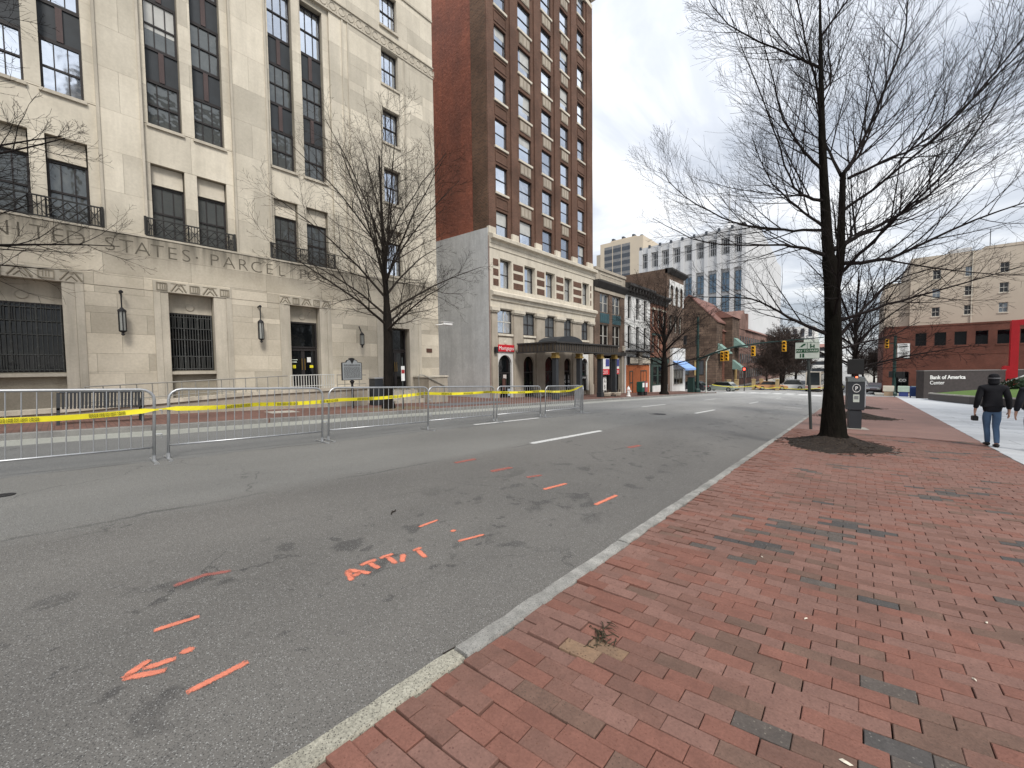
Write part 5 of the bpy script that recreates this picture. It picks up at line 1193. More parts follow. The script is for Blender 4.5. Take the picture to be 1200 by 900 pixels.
TL = Tree(6, nc=(15,7,3), ratio=(.40,.48,.50), ang=(34,33,32), up=.12, wob=.08, rmin=.0026, start=.2)
for pts, r0 in LIMBS:
    g = MB(); (TL if pts[-1][1] < 5.6 else T).limb(g, [P3(*p) for p in pts], r0*(.72 if pts[0][1] > 4.8 else .82), .006); g.build('limb', M['twig'], tree)
def street_tree(name, label, x, y, z0, H, fork, spread, rtr, nl, seed, mat='twig', nc=(11,7,4), group=None, rmin=.0045, lean=0.0, low=0, lr=.42):
    t = thing(name, label, 'tree', (x,y,z0), 0, group); rn = random.Random(seed)
    tr = Tree(seed, nc=nc, ratio=(.38,.5,.5), ang=(38,40,40), up=.10, rmin=rmin, wob=.16)
    g = MB(); path = catmull([Vector((0,0,-.1)),Vector((0,0,.3)),Vector((.02,.03,fork*.6)),Vector((.0,.05,fork)),Vector((rn.uniform(-.1,.1),lean*.5,fork+(H-fork)*.4)),Vector((rn.uniform(-.3,.3),lean,fork+(H-fork)*.8))],4)
    g.tube(path, [max(.02, rtr*(1.35 if p.z < .15 else 1)*(1-.14*min(1,p.z/fork)-.80*max(0,(p.z-fork)/(H-fork))**.45)) for p in path], 10, cap=False)
    g.build('trunk', M['bark'], t, smooth=True)
    for k in range(nl):
        f = (k+.5)/nl; a = k*2.4+rn.uniform(-.4,.4); h0 = fork*(.86 if k < low else .97)+(H-fork)*.42*f*rn.uniform(.6,1.1)
        out = spread*(1.06-.62*f)*rn.uniform(.85,1.12); rise = (H-h0)*(.14+.78*f)*rn.uniform(.85,1.1)
        c, s_ = math.cos(a), math.sin(a)
        pts = [(0,0,h0),(out*.25*c,out*.25*s_,h0+rise*.32),(out*.6*c,out*.6*s_,h0+rise*.68),(out*c,out*s_,h0+rise)]
        g = MB(); tr.limb(g, [Vector(p) for p in pts], rtr*lr*(1-.4*f), .01, 0, 3); g.build('limb', M[mat], t)
    g = MB(); tr.limb(g, [path[-9],path[-4],Vector((rn.uniform(-.3,.3),lean,H))], rtr*.3, .01, 0, 3); g.build('limb', M[mat], t)
    return t
street_tree('street_tree','bare vase shaped street tree before the post office corner',-14.45,8.75,zl(8.75),11.9,3.6,4.7,.205,18,31,mat='twigmid',group=None,nc=(12,8,4),low=5,lr=.31,rmin=.0038)
street_tree('street_tree','bare street tree at the left edge before the first post office windows',-14.55,-3.1,zl(-3.1),11.5,3.6,4.6,.22,18,32,nc=(12,7,4),low=3,lr=.33,rmin=.0038)
street_tree('street_tree','spreading bare street tree before the dark brick row houses',-14.1,38.6,zl(38.6),11.3,3.0,5.9,.34,18,33,nc=(10,6,3),rmin=.010,low=5,lr=.25)
street_tree('street_tree','bare street tree rising from the mound behind the parking meter',-.05,22.2,Zs(22.2),7.2,2.3,3.0,.14,11,34,nc=(9,6,3),rmin=.007,low=3)
street_tree('street_tree','small bare street tree on the farthest mulch mound',-.05,31.2,Zs(31.2),7.0,2.3,2.9,.14,10,35,nc=(8,5,3),rmin=.008,low=3)
ft = street_tree('bare_tree','brown bare tree left end of the clump beyond the junction',-12.8,88,-3.05,8.2,1.6,3.4,.2,18,36,mat='twigbrown',nc=(12,8,4),rmin=.016,group='bare trees beyond the junction',low=6)
for k,(x,y,s,l) in enumerate([(-10.9,91,1.35,'brown bare tree second from the left in the clump beyond the junction'),(-11.6,98,1.5,'tallest brown bare tree in the clump beyond the junction'),(-9.5,101,1.25,'brown bare tree at the right end of the clump beyond the junction'),(-12.5,108,1.6,'brown bare tree before the long brick range'),
    (2.6,104,.95,'bare tree to the left of the bank building corner'),(4.4,112,1.1,'dark bare tree beyond the bank building corner'),(1.2,122,1.0,'bare tree farthest off between the meter and the bank')]):
    c = copy_tree(ft); c.location = (x,y,-3.05); c.rotation_euler = (0,0,k*1.3+.5); c.scale = (s,s,s); c['label'] = l
# ---------------------------------------------------------------- crowd barriers
BG = 'steel crowd barriers along the closed lane'
def barrier(label, x, y, L, rz=0, seed=0):
    t = thing('crowd_barrier', label, 'barrier', (x,y,Zr(x,y)), rz+random.uniform(-.012,.012), BG, TILT*math.cos(rz))
    if rz: t.rotation_euler = (TILT*math.cos(rz), TILT*math.sin(rz)*-1, rz)
    H, r = 1.12, .16; arc = lambda cy_, a0: [(0, cy_+r*math.cos(a0+q*math.pi/8), H-r+r*math.sin(a0+q*math.pi/8)) for q in range(5)]
    g = MB(); pts = [(0,.03,.05)] + [(0,r+.03-r*math.cos(q*math.pi/8), H-r+r*math.sin(q*math.pi/8)) for q in range(5)] + [(0,L-.03-r+r*math.sin(q*math.pi/8), H-r+r*math.cos(q*math.pi/8)) for q in range(5)] + [(0,L-.03,.05)]
    g.tube(pts, .0205, 8); g.build('frame', M['galv'], t, smooth=True)
    MB().tube([(0,.05,.22),(0,L-.05,.22)], .017, 6).build('bottom_rail', M['galv'], t, smooth=True)
    n_ = int((L-.1)/.125)
    bm_ = MB().tube([(0,0,.225),(0,0,H-.01)], .0075, 5, cap=False).mesh('bar', M['galv'], True)
    for k in range(1, n_): 
        y_ = .03+(L-.06)*k/n_; put('bar', bm_, t, (0,y_,0))
    for yy in (.03, L-.03):
        g = MB(); g.box(-.30,.30,yy-.022,yy+.022,.006,.020); g.box(-.30,-.26,yy-.03,yy+.03,-.004,.006); g.box(.26,.30,yy-.03,yy+.03,-.004,.006); g.tube([(0,yy,.02),(0,yy,.09)],.027,6); g.build('foot', M['galv'], t)
    g = MB(); g.tube([(0,L-.03,.80),(0,L+.06,.80),(0,L+.06,.74)],.010,5); g.tube([(0,L-.03,.42),(0,L+.06,.42),(0,L+.06,.36)],.010,5); g.build('hook', M['galv'], t)
    return t
barrier('steel crowd barrier at the left edge, in front of the black bench',-8.20,-1.62,2.52)
barrier('steel crowd barrier second from the left, before the barred post office window',-8.30,1.02,2.48)
barrier('steel crowd barrier in front of the marker and the street tree trunk',-8.42,3.62,2.62)
barrier('steel crowd barrier in front of the pale painted wall',-8.58,6.32,2.62)
barrier('steel crowd barrier in front of the red shop sign',-8.62,9.03,2.38)
barrier('last steel crowd barrier in the line, with the tape tied to its end',-8.52,11.5,2.58)
barrier('steel crowd barrier turned across the end of the line',-8.5,14.12,2.4,R(40))
# yellow tape along the barriers
tp = thing('caution_tape','yellow police tape with black print strung along the crowd barriers','caution tape',(0,0,0))
TP = [(-8.17,-1.7,.84),(-8.16,-.58,.82),(-8.17,.9,.83),(-8.26,1.05,.83),(-8.34,2.33,.79),(-8.38,3.94,.76),(-8.5,6.2,.76),(-8.55,8.6,.66),(-8.58,11.4,.53),(-8.5,13.2,.45),(-8.46,14.05,.62)]
path = []
for i in range(len(TP)-1):
    a, b = Vector(TP[i]), Vector(TP[i+1]); l = (b-a).length; k_ = max(2,int(l/.12))
    for k in range(k_): t_ = k/k_; p = a.lerp(b,t_); p.z -= .03*math.sin(math.pi*t_)*min(1,l/2); path.append(p)
path.append(Vector(TP[-1])); g = MB()
for i,p in enumerate(path):
    w = .037; tw = .25*math.sin(i*.35)+.15*math.sin(i*.13)
    if abs(p.y-.97) < .10 or abs(p.y-14.0) < .25: w = .015
    g.v += [(p.x+math.sin(tw)*w,p.y,p.z-math.cos(tw)*w),(p.x-math.sin(tw)*w,p.y,p.z+math.cos(tw)*w)]
for i in range(len(path)-1): g.face((2*i,2*i+2,2*i+3,2*i+1))
tb = g.build('tape_band', M['yellow'], tp)
tm = textmesh('POLICE LINE DO NOT CROSS\nPOLICE LINE DO NOT CROSS', .028, M['black'], .0005, .0006)
def tape_at(y):
    for a,b in zip(path,path[1:]):
        if a.y <= y <= b.y: return a.lerp(b,(y-a.y)/(b.y-a.y+1e-9)), (b-a)
    return path[-1], path[-1]-path[-2]
y = -1.25
while y < 13.2:
    if abs(y-.97) > .3:
        p, d = tape_at(y); put('tape_print', tm, tp, (p.x+.014,p.y,p.z+.006), (R(90)-math.atan2(0,1), -math.atan2(d.z,d.y)*1, R(90)))
    y += .82
def tapeline(label, pts, w):
    g = MB()
    for i in range(len(pts)-1):
        a, b = Vector(pts[i]), Vector(pts[i+1])
        for k in range(8):
            q0, q1 = a.lerp(b,k/8), a.lerp(b,(k+1)/8); s0, s1 = .25*math.sin(math.pi*k/8), .25*math.sin(math.pi*(k+1)/8)
            g.quad((q0.x,q0.y,q0.z-s0-w),(q1.x,q1.y,q1.z-s1-w),(q1.x,q1.y,q1.z-s1+w),(q0.x,q0.y,q0.z-s0+w))
    put('caution_tape', g.mesh('caution_tape', M['yellow']), label=label, cat='caution tape')
tapeline('yellow tape strung across the far junction behind the crossing',[(-14.2,56,-1.25),(-10.6,64,-1.65),(-8.4,66,-1.9),(-3.0,67,-1.85),(-1.2,66,-1.65)],.03)
# ---------------------------------------------------------------- left pavement furniture
b_ = thing('slatted_bench','black steel bench with upright back slats on the far brick pavement','bench',(-14.75,-.15,zl(.5)),0,None,TILT)
for yy in (0,1.5):
    g = MB(); g.box(-.30,-.24,yy-.03,yy+.03,0,.62); g.box(.16,.22,yy-.03,yy+.03,0,.82); g.box(-.30,.22,yy-.031,yy+.031,.40,.45); g.box(-.30,.18,yy-.031,yy+.031,.60,.64); g.build('end_frame', M['bench'], b_)
sm = MB().box(-.012,.012,-.022,.022,0,.40).mesh('back_slat', M['bench'])
for k in range(22): put('back_slat', sm, b_, (.185,.08+k*.064,.42), (0,R(8),0))
sm = MB().box(-.24,.17,-.022,.022,0,.015).mesh('seat_slat', M['bench'])
for k in range(22): put('seat_slat', sm, b_, (0,.08+k*.064,.43))
MB().tube([(.24,.02,.83),(.24,1.48,.83)],.022,6).build('top_rail', M['bench'], b_)
hm = thing('historical_marker','silver historical marker plate with black crested frame on a black post','marker sign',(-15.4,7.7,zl(7.7)))
MB().tube([(0,0,0),(0,0,1.15)],.045,8).lathe([(.05,1.0),(.10,1.10),(.06,1.14)],(0,0,0),8).build('marker_post', M['iron'], hm)
prof_ = [(-.42,1.15),(.42,1.15),(.42,1.86),(.25,1.88),(.20,1.96),(.08,1.99),(-.08,1.99),(-.20,1.96),(-.25,1.88),(-.42,1.86)]
MB().prism(prof_,-.03,.03,'x').build('marker_frame', M['iron'], hm)
ins = [(y*.93,1.15+(z-1.15)*.945+.022) for y,z in prof_]
pl_ = MB().prism(ins,-.034,.034,'x').build('marker_plate', M['marker'], hm)
g = MB(); g.prism([(-.12,1.99),(.12,1.99),(.12,2.03),(.03,2.05),(-.03,2.05),(-.12,2.03)],-.02,.02,'x'); g.prism([(-.1,1.985),(0,1.80),(.1,1.985)],.034,.042,'x'); g.build('marker_crest', M['iron'], hm)
g = MB(); rn = random.Random(2)
for r_ in range(13):
    z = 1.75-r_*.042; y = -.34
    if r_ in (0,1): z += .02
    while y < .34:
        l = min(rn.uniform(.02,.07),.35-y); g.box(.0345,.0365,y,y+l,z-.010-(.006 if r_ < 2 else 0),z+.010); y += l+.014
g.build('marker_lettering', M['black'], pl_)
t = thing('parking_sign','small red and white parking sign on a thin post beside the street tree trunk','sign',(-13.85,9.05,zl(9.05)))
MB().tube([(0,0,0),(0,0,2.1)],.028,6).build('sign_post', M['post'], t); p = MB().box(.032,.04,-.08,.08,1.15,1.75).build('sign_face', M['white'], t); MB().box(.0405,.044,-.07,.07,1.45,1.6).build('sign_panel', flat('sign_red3',(.35,.04,.04)), p)
def plate(name,label,cat,x0,x1,y0,y1,mat):
    g = strip(MB(),[(x0,y0),(x1,y0),(x1,y1),(x0,y1)],.137,.03); put(name,g.mesh(name,mat),label=label,cat=cat)
plate('cellar_door','dark steel cellar plates set in the far brick pavement','cellar door',-15.6,-14.3,11.2,16.2,mk('dark_steel_plate',(.13,.14,.15),rough=.55))
plate('access_cover','pale concrete access cover set in the far brick pavement','access cover',-15.7,-14.9,4.6,5.5,M['conc'])
plate('tree_bed','bare earth bed at the foot of the post office street tree','tree bed',-15.1,-13.7,7.6,10.2,mk('dry_earth',(.20,.16,.10),(.13,.10,.065),s=5,fine=40,fa=.4,bump=.5))
hy = thing('fire_hydrant','white fire hydrant on the pavement before the orange shopfront','hydrant',(-14.0,30.4,zl(30.4)))
MB().lathe([(.19,0),(.19,.05),(.13,.07),(.12,.5),(.16,.52),(.16,.57),(.13,.6),(.10,.72),(.04,.78),(.04,.84),(.01,.85)],n=12).build('hydrant_barrel', M['white'], hy, smooth=False)
MB().tube([(0,-.22,.42),(0,.22,.42)],.06,8).tube([(0,0,.42),(.22,0,.42)],.075,8).build('hydrant_outlet', M['white'], hy); MB().lathe([(.17,.52),(.17,.57)],n=12).build('flange', flat('hydrant_red',(.5,.12,.08)), hy)
for k,(y,c,l) in enumerate([(33.0,(.012,.07,.055),'dark green newspaper box beside the hydrant'),(33.7,(.30,.08,.09),'red newspaper box beside the dark green one')]):
    nb = thing('newspaper_box',l,'newspaper box',(-14.2,y,zl(y)),0,'newspaper boxes by the orange shopfront')
    MB().box(-.2,.2,.05,.5,0,.3).build('pedestal', M['iron'], nb); MB().cbox(-.25,.25,0,.55,.302,1.2,.03).build('box_shell', flat('box_paint_%d'%k,c), nb); MB().box(.251,.262,.08,.47,.72,1.1).build('box_window', M['white'], nb)
for k,(y,l) in enumerate([(27.6,'low stone planter nearer the canopy posts'),(29.3,'wider low stone planter before the sandwich shop signs')]):
    q = thing('stone_planter',l,'planter',(-14.6,y,zl(y)),0,'low planters before the shops')
    MB().lathe([(.30,0),(.42,.1),(.48,.30),(.44,.36),(.38,.34)],n=10).build('planter_bowl', M['stonebuff'], q); g = MB(); rn = random.Random(k)
    for i in range(40): a = rn.uniform(0,6.28); d = rn.uniform(0,.36); g.bar((d*math.cos(a),d*math.sin(a),.3),(d*1.3*math.cos(a),d*1.3*math.sin(a),rn.uniform(.42,.6)),.02)
    g.build('planter_twigs', M['twigbrown'], q)
# ---------------------------------------------------------------- right pavement furniture
pm = thing('parking_meter','charcoal pay station with a white P in a ring on the brick pavement','parking meter',(-.02,16.6,Zs(16.6)),R(12)); pm.scale = (.76,.8,1)
MB().box(-.38,.42,-.3,.3,-.02,.018).build('base_plate', M['conc'], pm); MB().cbox(-.20,.20,-.16,.16,.018,.60,.015).build('pedestal', M['meter'], pm)
bd = MB().cbox(-.27,.27,-.20,.20,.602,1.50,.02); bd.prism([(-.20,1.48),(.20,1.48),(.20,1.60),(-.12,1.60)],-.265,.265,'x') if False else None
bd.build('meter_body', M['meter'], pm); MB().cbox(.275,.31,-.17,.17,.70,1.52,.01).build('side_fin', M['galv'], pm)
g = MB(); g.v += [(-.28,-.21,1.503),(.28,-.21,1.503),(.28,.21,1.503),(-.28,.21,1.503),(-.28,-.14,1.62),(.28,-.14,1.62),(.28,.21,1.66),(-.28,.21,1.66)]; [g.face(q) for q in ((0,3,2,1),(4,5,6,7),(0,1,5,4),(1,2,6,5),(2,3,7,6),(3,0,4,7))]; g.build('sloped_head', mk('meter_head',(.075,.085,.085),rough=.35), pm)
MB().cbox(-.25,.27,-.02,.12,1.74,2.22,.015).box(-.03,.05,.03,.09,1.6,1.75).build('solar_panel', M['black'], pm)
MB().lathe([(.035,0),(.035,.03),(.01,.04)],(0.02,-.1,1.63),8).build('indicator_lamp', emit('red_indicator_lamp',(1,.12,.05),2.5), pm)
rg = MB(); 
for k in range(24):
    a, b = 2*math.pi*k/24, 2*math.pi*(k+1)/24; rg.bar((.125*math.cos(a),-.204,1.30+.125*math.sin(a)),(.125*math.cos(b),-.204,1.30+.125*math.sin(b)),.014)
rg.build('emblem_ring', M['white'], pm); put('letter', textmesh('P',.17,M['white'],.004,.004), pm, (0,-.204,1.24), FY)
s_ = MB().box(-.10,.10,-.205,-.201,.86,1.10).build('notice_sticker', M['signw'], pm); MB().box(-.07,.07,-.208,-.2055,.95,1.06).build('notice_print', flat('grey_print',(.25,.26,.26)), s_)
ps = thing('pay_to_park_sign','pale green pay to park sign on a dark leaning post','sign',(-1.03,15.25,Zs(15.25)),R(4))
MB().tube([(0,0,0),(-.10,0,2.2)],.045,6).build('sign_post', M['post'], ps)
sf = MB().cbox(-.43,.17,-.07,-.045,2.19,2.70,.004).build('sign_face', M['signw'], ps)
g = MB(); g.box(-.41,.15,-.075,-.0705,2.38,2.50); g.box(-.135,-.125,-.0745,-.0705,2.50,2.68); g.box(-.43,.17,-.0735,-.0703,2.685,2.695); g.box(-.43,.17,-.0735,-.0703,2.195,2.205); g.build('sign_band', M['signg'], sf)
put('letter', textmesh('PAY TO PARK',.088,M['signw'],.003,.001), sf, (-.13,-.0762,2.408), FY)
g = MB(); g.prism([(-.34,2.53),(-.28,2.60),(-.22,2.655),(-.17,2.66),(-.18,2.61),(-.24,2.58),(-.26,2.545),(-.29,2.56)],-.0745,-.0705,'y'); g.box(-.06,-.03,-.0745,-.0705,2.52,2.65); g.box(.02,.05,-.0745,-.0705,2.52,2.62); g.box(-.03,.02,-.0745,-.0705,2.55,2.58); g.box(-.31,-.28,-.0745,-.0705,2.23,2.35); g.box(-.25,-.20,-.0745,-.0705,2.23,2.35); g.build('sign_symbol', M['signg'], sf)
# traffic signals
def head(parent, x, z, y=0, n_=3, s=1.0, lit=None):
    h = MB().cbox(x-.19*s,x+.19*s,y-.16,y+.16,z-.56*s,z+.56*s,.02).build('signal_head', M['signal'], parent)
    for k in range(n_):
        c = z+(.36-.36*k)*s; MB().tube([(x,y-.162,c),(x,y-.30,c-.02)],.14*s,10,cap=False).build('visor', M['signal'], h)
        MB().tube([(x,y-.165,c),(x,y-.17,c)],.125*s,10).build('lens', M['black'] if lit != k else emit('signal_green_lamp',(.05,.9,.4),2.0), h)
ts = thing('traffic_signal','dark green signal pole with a long arm and yellow traffic lights','traffic light',(-14.3,50,zl(50)))
zb = zl(50)
MB().tube([(0,0,0),(0,0,9.0)],[.20,.13],8).lathe([(.38,0),(.36,.3),(.22,.5)],n=8).build('signal_pole', M['pole_green'], ts)
MB().tube([(0,0,3.9),(1.6,0,4.6),(3.8,0,5.25),(6.5,0,5.6),(11.8,0,5.9)],[.13,.12,.10,.08,.05],6).build('signal_arm', M['pole_green'], ts)
for x,z in ((2.7,4.25),(3.15,4.3),(5.75,4.75),(8.55,5.15)): head(ts,x,z,-.05)
MB().box(10.2,11.4,-.06,-.03,5.45,5.75).build('street_name_plate', M['signw'], ts)
sl_ = thing('street_lamp','pale curved lamp arm on a thin pole beside the signal pole','street lamp',(-13.6,51,zl(51)))
MB().tube([(0,0,0),(0,0,3.7),(.3,0,4.4),(1.2,0,4.95),(1.9,0,5.05)],.07,6).build('lamp_arm', M['signw'], sl_); MB().cbox(1.7,2.5,-.14,.14,4.95,5.12,.03).build('lamp_head', M['signw'], sl_)
tcab = thing('signal_cabinet','dark green signal control cabinet at the far left corner','cabinet',(-14.8,49.2,zl(49)))
MB().cbox(-.3,.35,-.3,.3,.0,1.75,.02).build('cabinet_body', M['pole_green'], tcab); MB().cbox(-.33,.38,-.33,.33,1.753,1.82,.01).build('cabinet_lid', M['iron'], tcab)
t = thing('walk_signal','red hand pedestrian signal on a short post across the far junction','pedestrian signal',(-13.6,72.5,Zs(72.5)))
MB().tube([(0,0,0),(0,0,4.0)],.07,6).build('signal_post', M['iron'], t); h_ = MB().cbox(-.3,.3,-.2,.2,3.2,3.9,.03).build('signal_head', M['iron'], t); MB().box(-.16,.16,-.215,-.201,3.36,3.74).build('lens', emit('red_hand_lamp',(1,.08,.05),1.5), h_)
rp = thing('traffic_signal','signal pole with a patterned banner before the bank corner','traffic light',(3.6,69,Zs(69)))
MB().tube([(0,0,0),(0,0,7.6)],[.2,.13],8).lathe([(.34,0),(.32,.3),(.2,.5)],n=8).build('signal_pole', M['pole_green'], rp)
head(rp,-.75,6.6); MB().tube([(0,0,6.6),(-.6,0,6.6)],.05,5).build('signal_bracket', M['pole_green'], rp)
bn = MB().box(.2,1.32,-.02,.02,4.75,6.55).build('street_banner', M['white'], rp); g = MB(); rn = random.Random(8)
for k in range(9): z = 4.9+.18*k; x = .3+rn.uniform(0,.2); g.prism([(x,z),(x+.75,z+rn.uniform(-.05,.25)),(x+.8,z+.12),(x+.1,z+.08)],-.028,-.0205,'y')
g.build('banner_pattern', M['black'], bn)
MB().cbox(-.5,-.15,-.2,.2,2.3,3.1,.03).cbox(.15,.95,-.2,.2,2.3,3.05,.03).build('walk_signal_head', M['black'], rp)
for x,y,l,c1,c2 in ((3.05,67.5,'cream newspaper box with a tan base beside the banner pole',(.62,.58,.48),(.42,.30,.2)),(4.35,67.0,'pale green newspaper box with a blue base beside the banner pole',(.45,.55,.45),(.04,.06,.2)),(5.6,68.5,'green newspaper box nearest the bank sign wall',(.25,.36,.30),(.1,.1,.1))):
    nb = thing('newspaper_box',l,'newspaper box',(x,y,Zs(y)+.0),0,'newspaper boxes at the right corner')
    MB().box(-.4,.4,-.25,.25,0,.55).build('pedestal', flat('pedestal_paint',c2), nb); MB().cbox(-.5,.5,-.3,.3,.552,1.25,.03).build('box_shell', flat('box_shell_paint',c1), nb)
gl = thing('traffic_light','small green traffic light glowing beside the big tree trunk','traffic light',(-.15,60,Zs(60)))
MB().tube([(0,0,0),(0,0,2.6)],.08,6).build('signal_post', M['pole_green'], gl); MB().cbox(-.2,.2,-.15,.15,1.7,2.9,.03).build('signal_head', M['pole_green'], gl); MB().box(-.12,.12,-.17,-.151,2.0,2.25).build('lens', emit('green_lamp',(.05,1,.5),3), gl)
pn = thing('pennant_sign','tall white feather banner at the corner of the bank sign wall','banner',(5.0,61,Zs(61)))
MB().tube([(0,0,0),(0,0,2.9)],.03,5).build('banner_pole', M['iron'], pn); MB().box(.02,.45,-.01,.01,1.1,2.85).build('banner_cloth', M['white'], pn)
mbx = thing('mail_box','blue letter box beside the bank sign wall','mail box',(4.85,62.5,Zs(62.5)))
MB().cbox(-.3,.3,-.25,.25,.15,1.0,.04).tube([(-.3,0,1.0),(.3,0,1.0)],.25,10).build('box_shell', flat('letter_box_blue',(.03,.06,.18)), mbx); MB().box(-.28,-.2,-.2,.2,0,.15).box(.2,.28,-.2,.2,0,.15).build('box_leg', M['iron'], mbx)
# ---------------------------------------------------------------- cars at the far end
def car(label, x, y, z, rz, paint, L=4.6, Wd=1.8, H=1.45, van=False, cat='car', name='parked_car'):
    t = thing(name, label, cat, (x,y,z), rz, 'cars beyond the junction'); w = Wd/2
    if not van: lo = [(-L/2,.35),(-L/2,.78),(-L/2+.15,.88),(-.9*L/4,.92),(L*.28,.90),(L/2-.12,.72),(L/2,.55),(L/2,.3),(L/2-.2,.22),(-L/2+.2,.22)]; cab = [(-L*.43,.90),(-L*.30,H-.03),(-L*.12,H),(L*.08,H-.04),(L*.27,.89)]
    else: lo = [(-L/2,.3),(-L/2,1.0),(L*.30,1.05),(L/2-.05,.95),(L/2,.5),(L/2-.1,.25)]; cab = [(-L*.49,1.0),(-L*.47,H),(L*.16,H),(L*.30,1.04)]
    g = MB()
    def loft(prof, ws):
        k = len(prof); b = len(g.v)
        for yy,sc in ws:
            cxm_ = sum(p[0] for p in prof)/k; czm_ = sum(p[1] for p in prof)/k
            g.v += [((p[0]-cxm_)*sc+cxm_, yy, (p[1]-czm_)*sc+czm_) for p in prof]
        n_ = len(ws)
        for i in range(n_-1):
            for j in range(k): g.face((b+i*k+j,b+i*k+(j+1)%k,b+(i+1)*k+(j+1)%k,b+(i+1)*k+j))
        g.face(tuple(b+j for j in range(k))); g.face(tuple(b+(n_-1)*k+j for j in reversed(range(k))))
    loft(lo, [(-w,.93),(-w+.08,1),(w-.08,1),(w,.93)]); g.build('body', paint, t)
    g = MB(); loft(cab, [(-w+.20,.94),(-w+.08,1),(w-.08,1),(w-.20,.94)]); g.build('roof', paint, t)
    g = MB(); gl_ = [(p[0]*.93, .93+(p[1]-.93)*.86) for p in cab]
    g.prism(gl_, -w+.065, w-.065, 'y'); f = cab[-1]; f2 = cab[-2]; bk_ = cab[0]; b2 = cab[1]
    for (p,q,sx) in ((f,f2,1),(bk_,b2,-1)): g.quad((p[0]+.02*sx,-w+.2,p[1]+.03),(p[0]+.02*sx,w-.2,p[1]+.03),(q[0]+.03*sx,w-.28,q[1]-.06),(q[0]+.03*sx,-w+.28,q[1]-.06))
    g.build('window', M['carglass'], t)
    for sx in (-1,1):
        for sy in (-1,1):
            wh = MB().tube([(sx*L*.31,sy*(w-.2),.33),(sx*L*.31,sy*(w+.01),.33)],.33,14).build('wheel', M['rubber'], t); MB().tube([(sx*L*.31,sy*(w-.0),.33),(sx*L*.31,sy*(w+.02),.33)],.2,12).build('rim', M['chrome'], wh)
    for sy in (-1,1):
        MB().cbox(L/2-.16,L/2-.02,sy*(w-.32)-.2,sy*(w-.32)+.2,.56,.70,.02).build('headlight', M['signw'], t); MB().cbox(-L/2-.01,-L/2+.12,sy*(w-.28)-.18,sy*(w-.28)+.18,.62,.80,.02).build('taillight', M['red'], t)
        MB().cbox(L*.17,L*.17+.12,sy*(w+.08)-.09,sy*(w+.08)+.09,.92,1.05,.02).build('wing_mirror', paint, t)
    MB().cbox(L/2-.08,L/2+.03,-w+.1,w-.1,.28,.42,.02).build('bumper', M['rubber'], t); MB().cbox(-L/2-.03,-L/2+.08,-w+.1,w-.1,.28,.45,.02).build('bumper', M['rubber'], t)
    return t
dk = carpaint('dark_car_paint',(.018,.02,.024)); wp = carpaint('white_car_paint',(.70,.71,.70)); gp = carpaint('pale_green_car_paint',(.30,.34,.30)); op = carpaint('tan_orange_car_paint',(.50,.26,.12)); bp = flat('beige_van_paint',(.52,.46,.38)); mp_ = carpaint('maroon_car_paint',(.05,.012,.014))
car('dark car parked across the junction behind the blue awning',-19.2,64.0,-2.6,R(175),dk,H=1.5)
car('pale green car half hidden behind the signal cabinet',-15.6,66.5,-2.7,R(170),gp)
car('tan orange car beyond the yellow tape in mid street',-11.0,80,-3.07,R(20),op)
car('white sport utility car beyond the tape in mid street',-8.6,82,-3.07,R(185),wp,L=4.7,H=1.75,van=False)
car('dark car facing away between the white car and the beige van',-6.6,86,-3.07,R(90),dk)
car('tall beige box van seen from behind at the end of the street',-5.0,80.5,-3.07,R(88),bp,L=5.6,Wd=2.1,H=3.1,van=True,cat='van',name='box_van')
car('white car at the right end of the far row beside the pay sign',-2.6,83,-3.07,R(80),wp)
car('dark maroon car with lit lamps on the cross street at right',2.3,80,-3.05,R(-100),mp_)
for k,(x,y) in enumerate([(-13.4,79),(-12.4,80),(-9.9,78.5),(-16.2,74.2),(-15.2,75.0)]):
    t = thing('stone_bollard',['buff stone bollard left of the tan car','buff stone bollard just behind the tan car','buff stone bollard right of the tan car','buff bollard before the arched hall door','buff bollard at the foot of the copper hoods'][k],'bollard',(x,y,-3.06),0,'buff bollards beyond the junction')
    MB().cbox(-.25,.25,-.25,.25,0,1.7,.05).cbox(-.3,.3,-.3,.3,1.703,1.85,.04).build('bollard_shaft', mk('buff_bollard_stone',(.44,.33,.17)), t)
sh = thing('shrub','dark clipped evergreen shrub at the right edge of the raised lawn','shrub',(11.6,54,Zs(54)+1.0))
g = MB(); rn = random.Random(4)
for i in range(2600):
    v = Vector((rn.gauss(0,1),rn.gauss(0,1),rn.gauss(0,1))).normalized()*rn.uniform(.75,1.08); p = Vector((v.x*2.0,v.y*1.3,v.z*.75+.5)); o = v.orthogonal()*.09; q = v.cross(o).normalized()*.06
    o.rotate(Matrix.Rotation(rn.uniform(0,3),3,v)); g.quad(p-o-q,p+o-q,p+o+q+v*.05,p-o+q)
g.build('shrub_leaves', M['shrub'], sh); MB().tube([(0,0,-1.0),(0,0,.6)],.1,6).build('shrub_stem', M['bark'], sh)
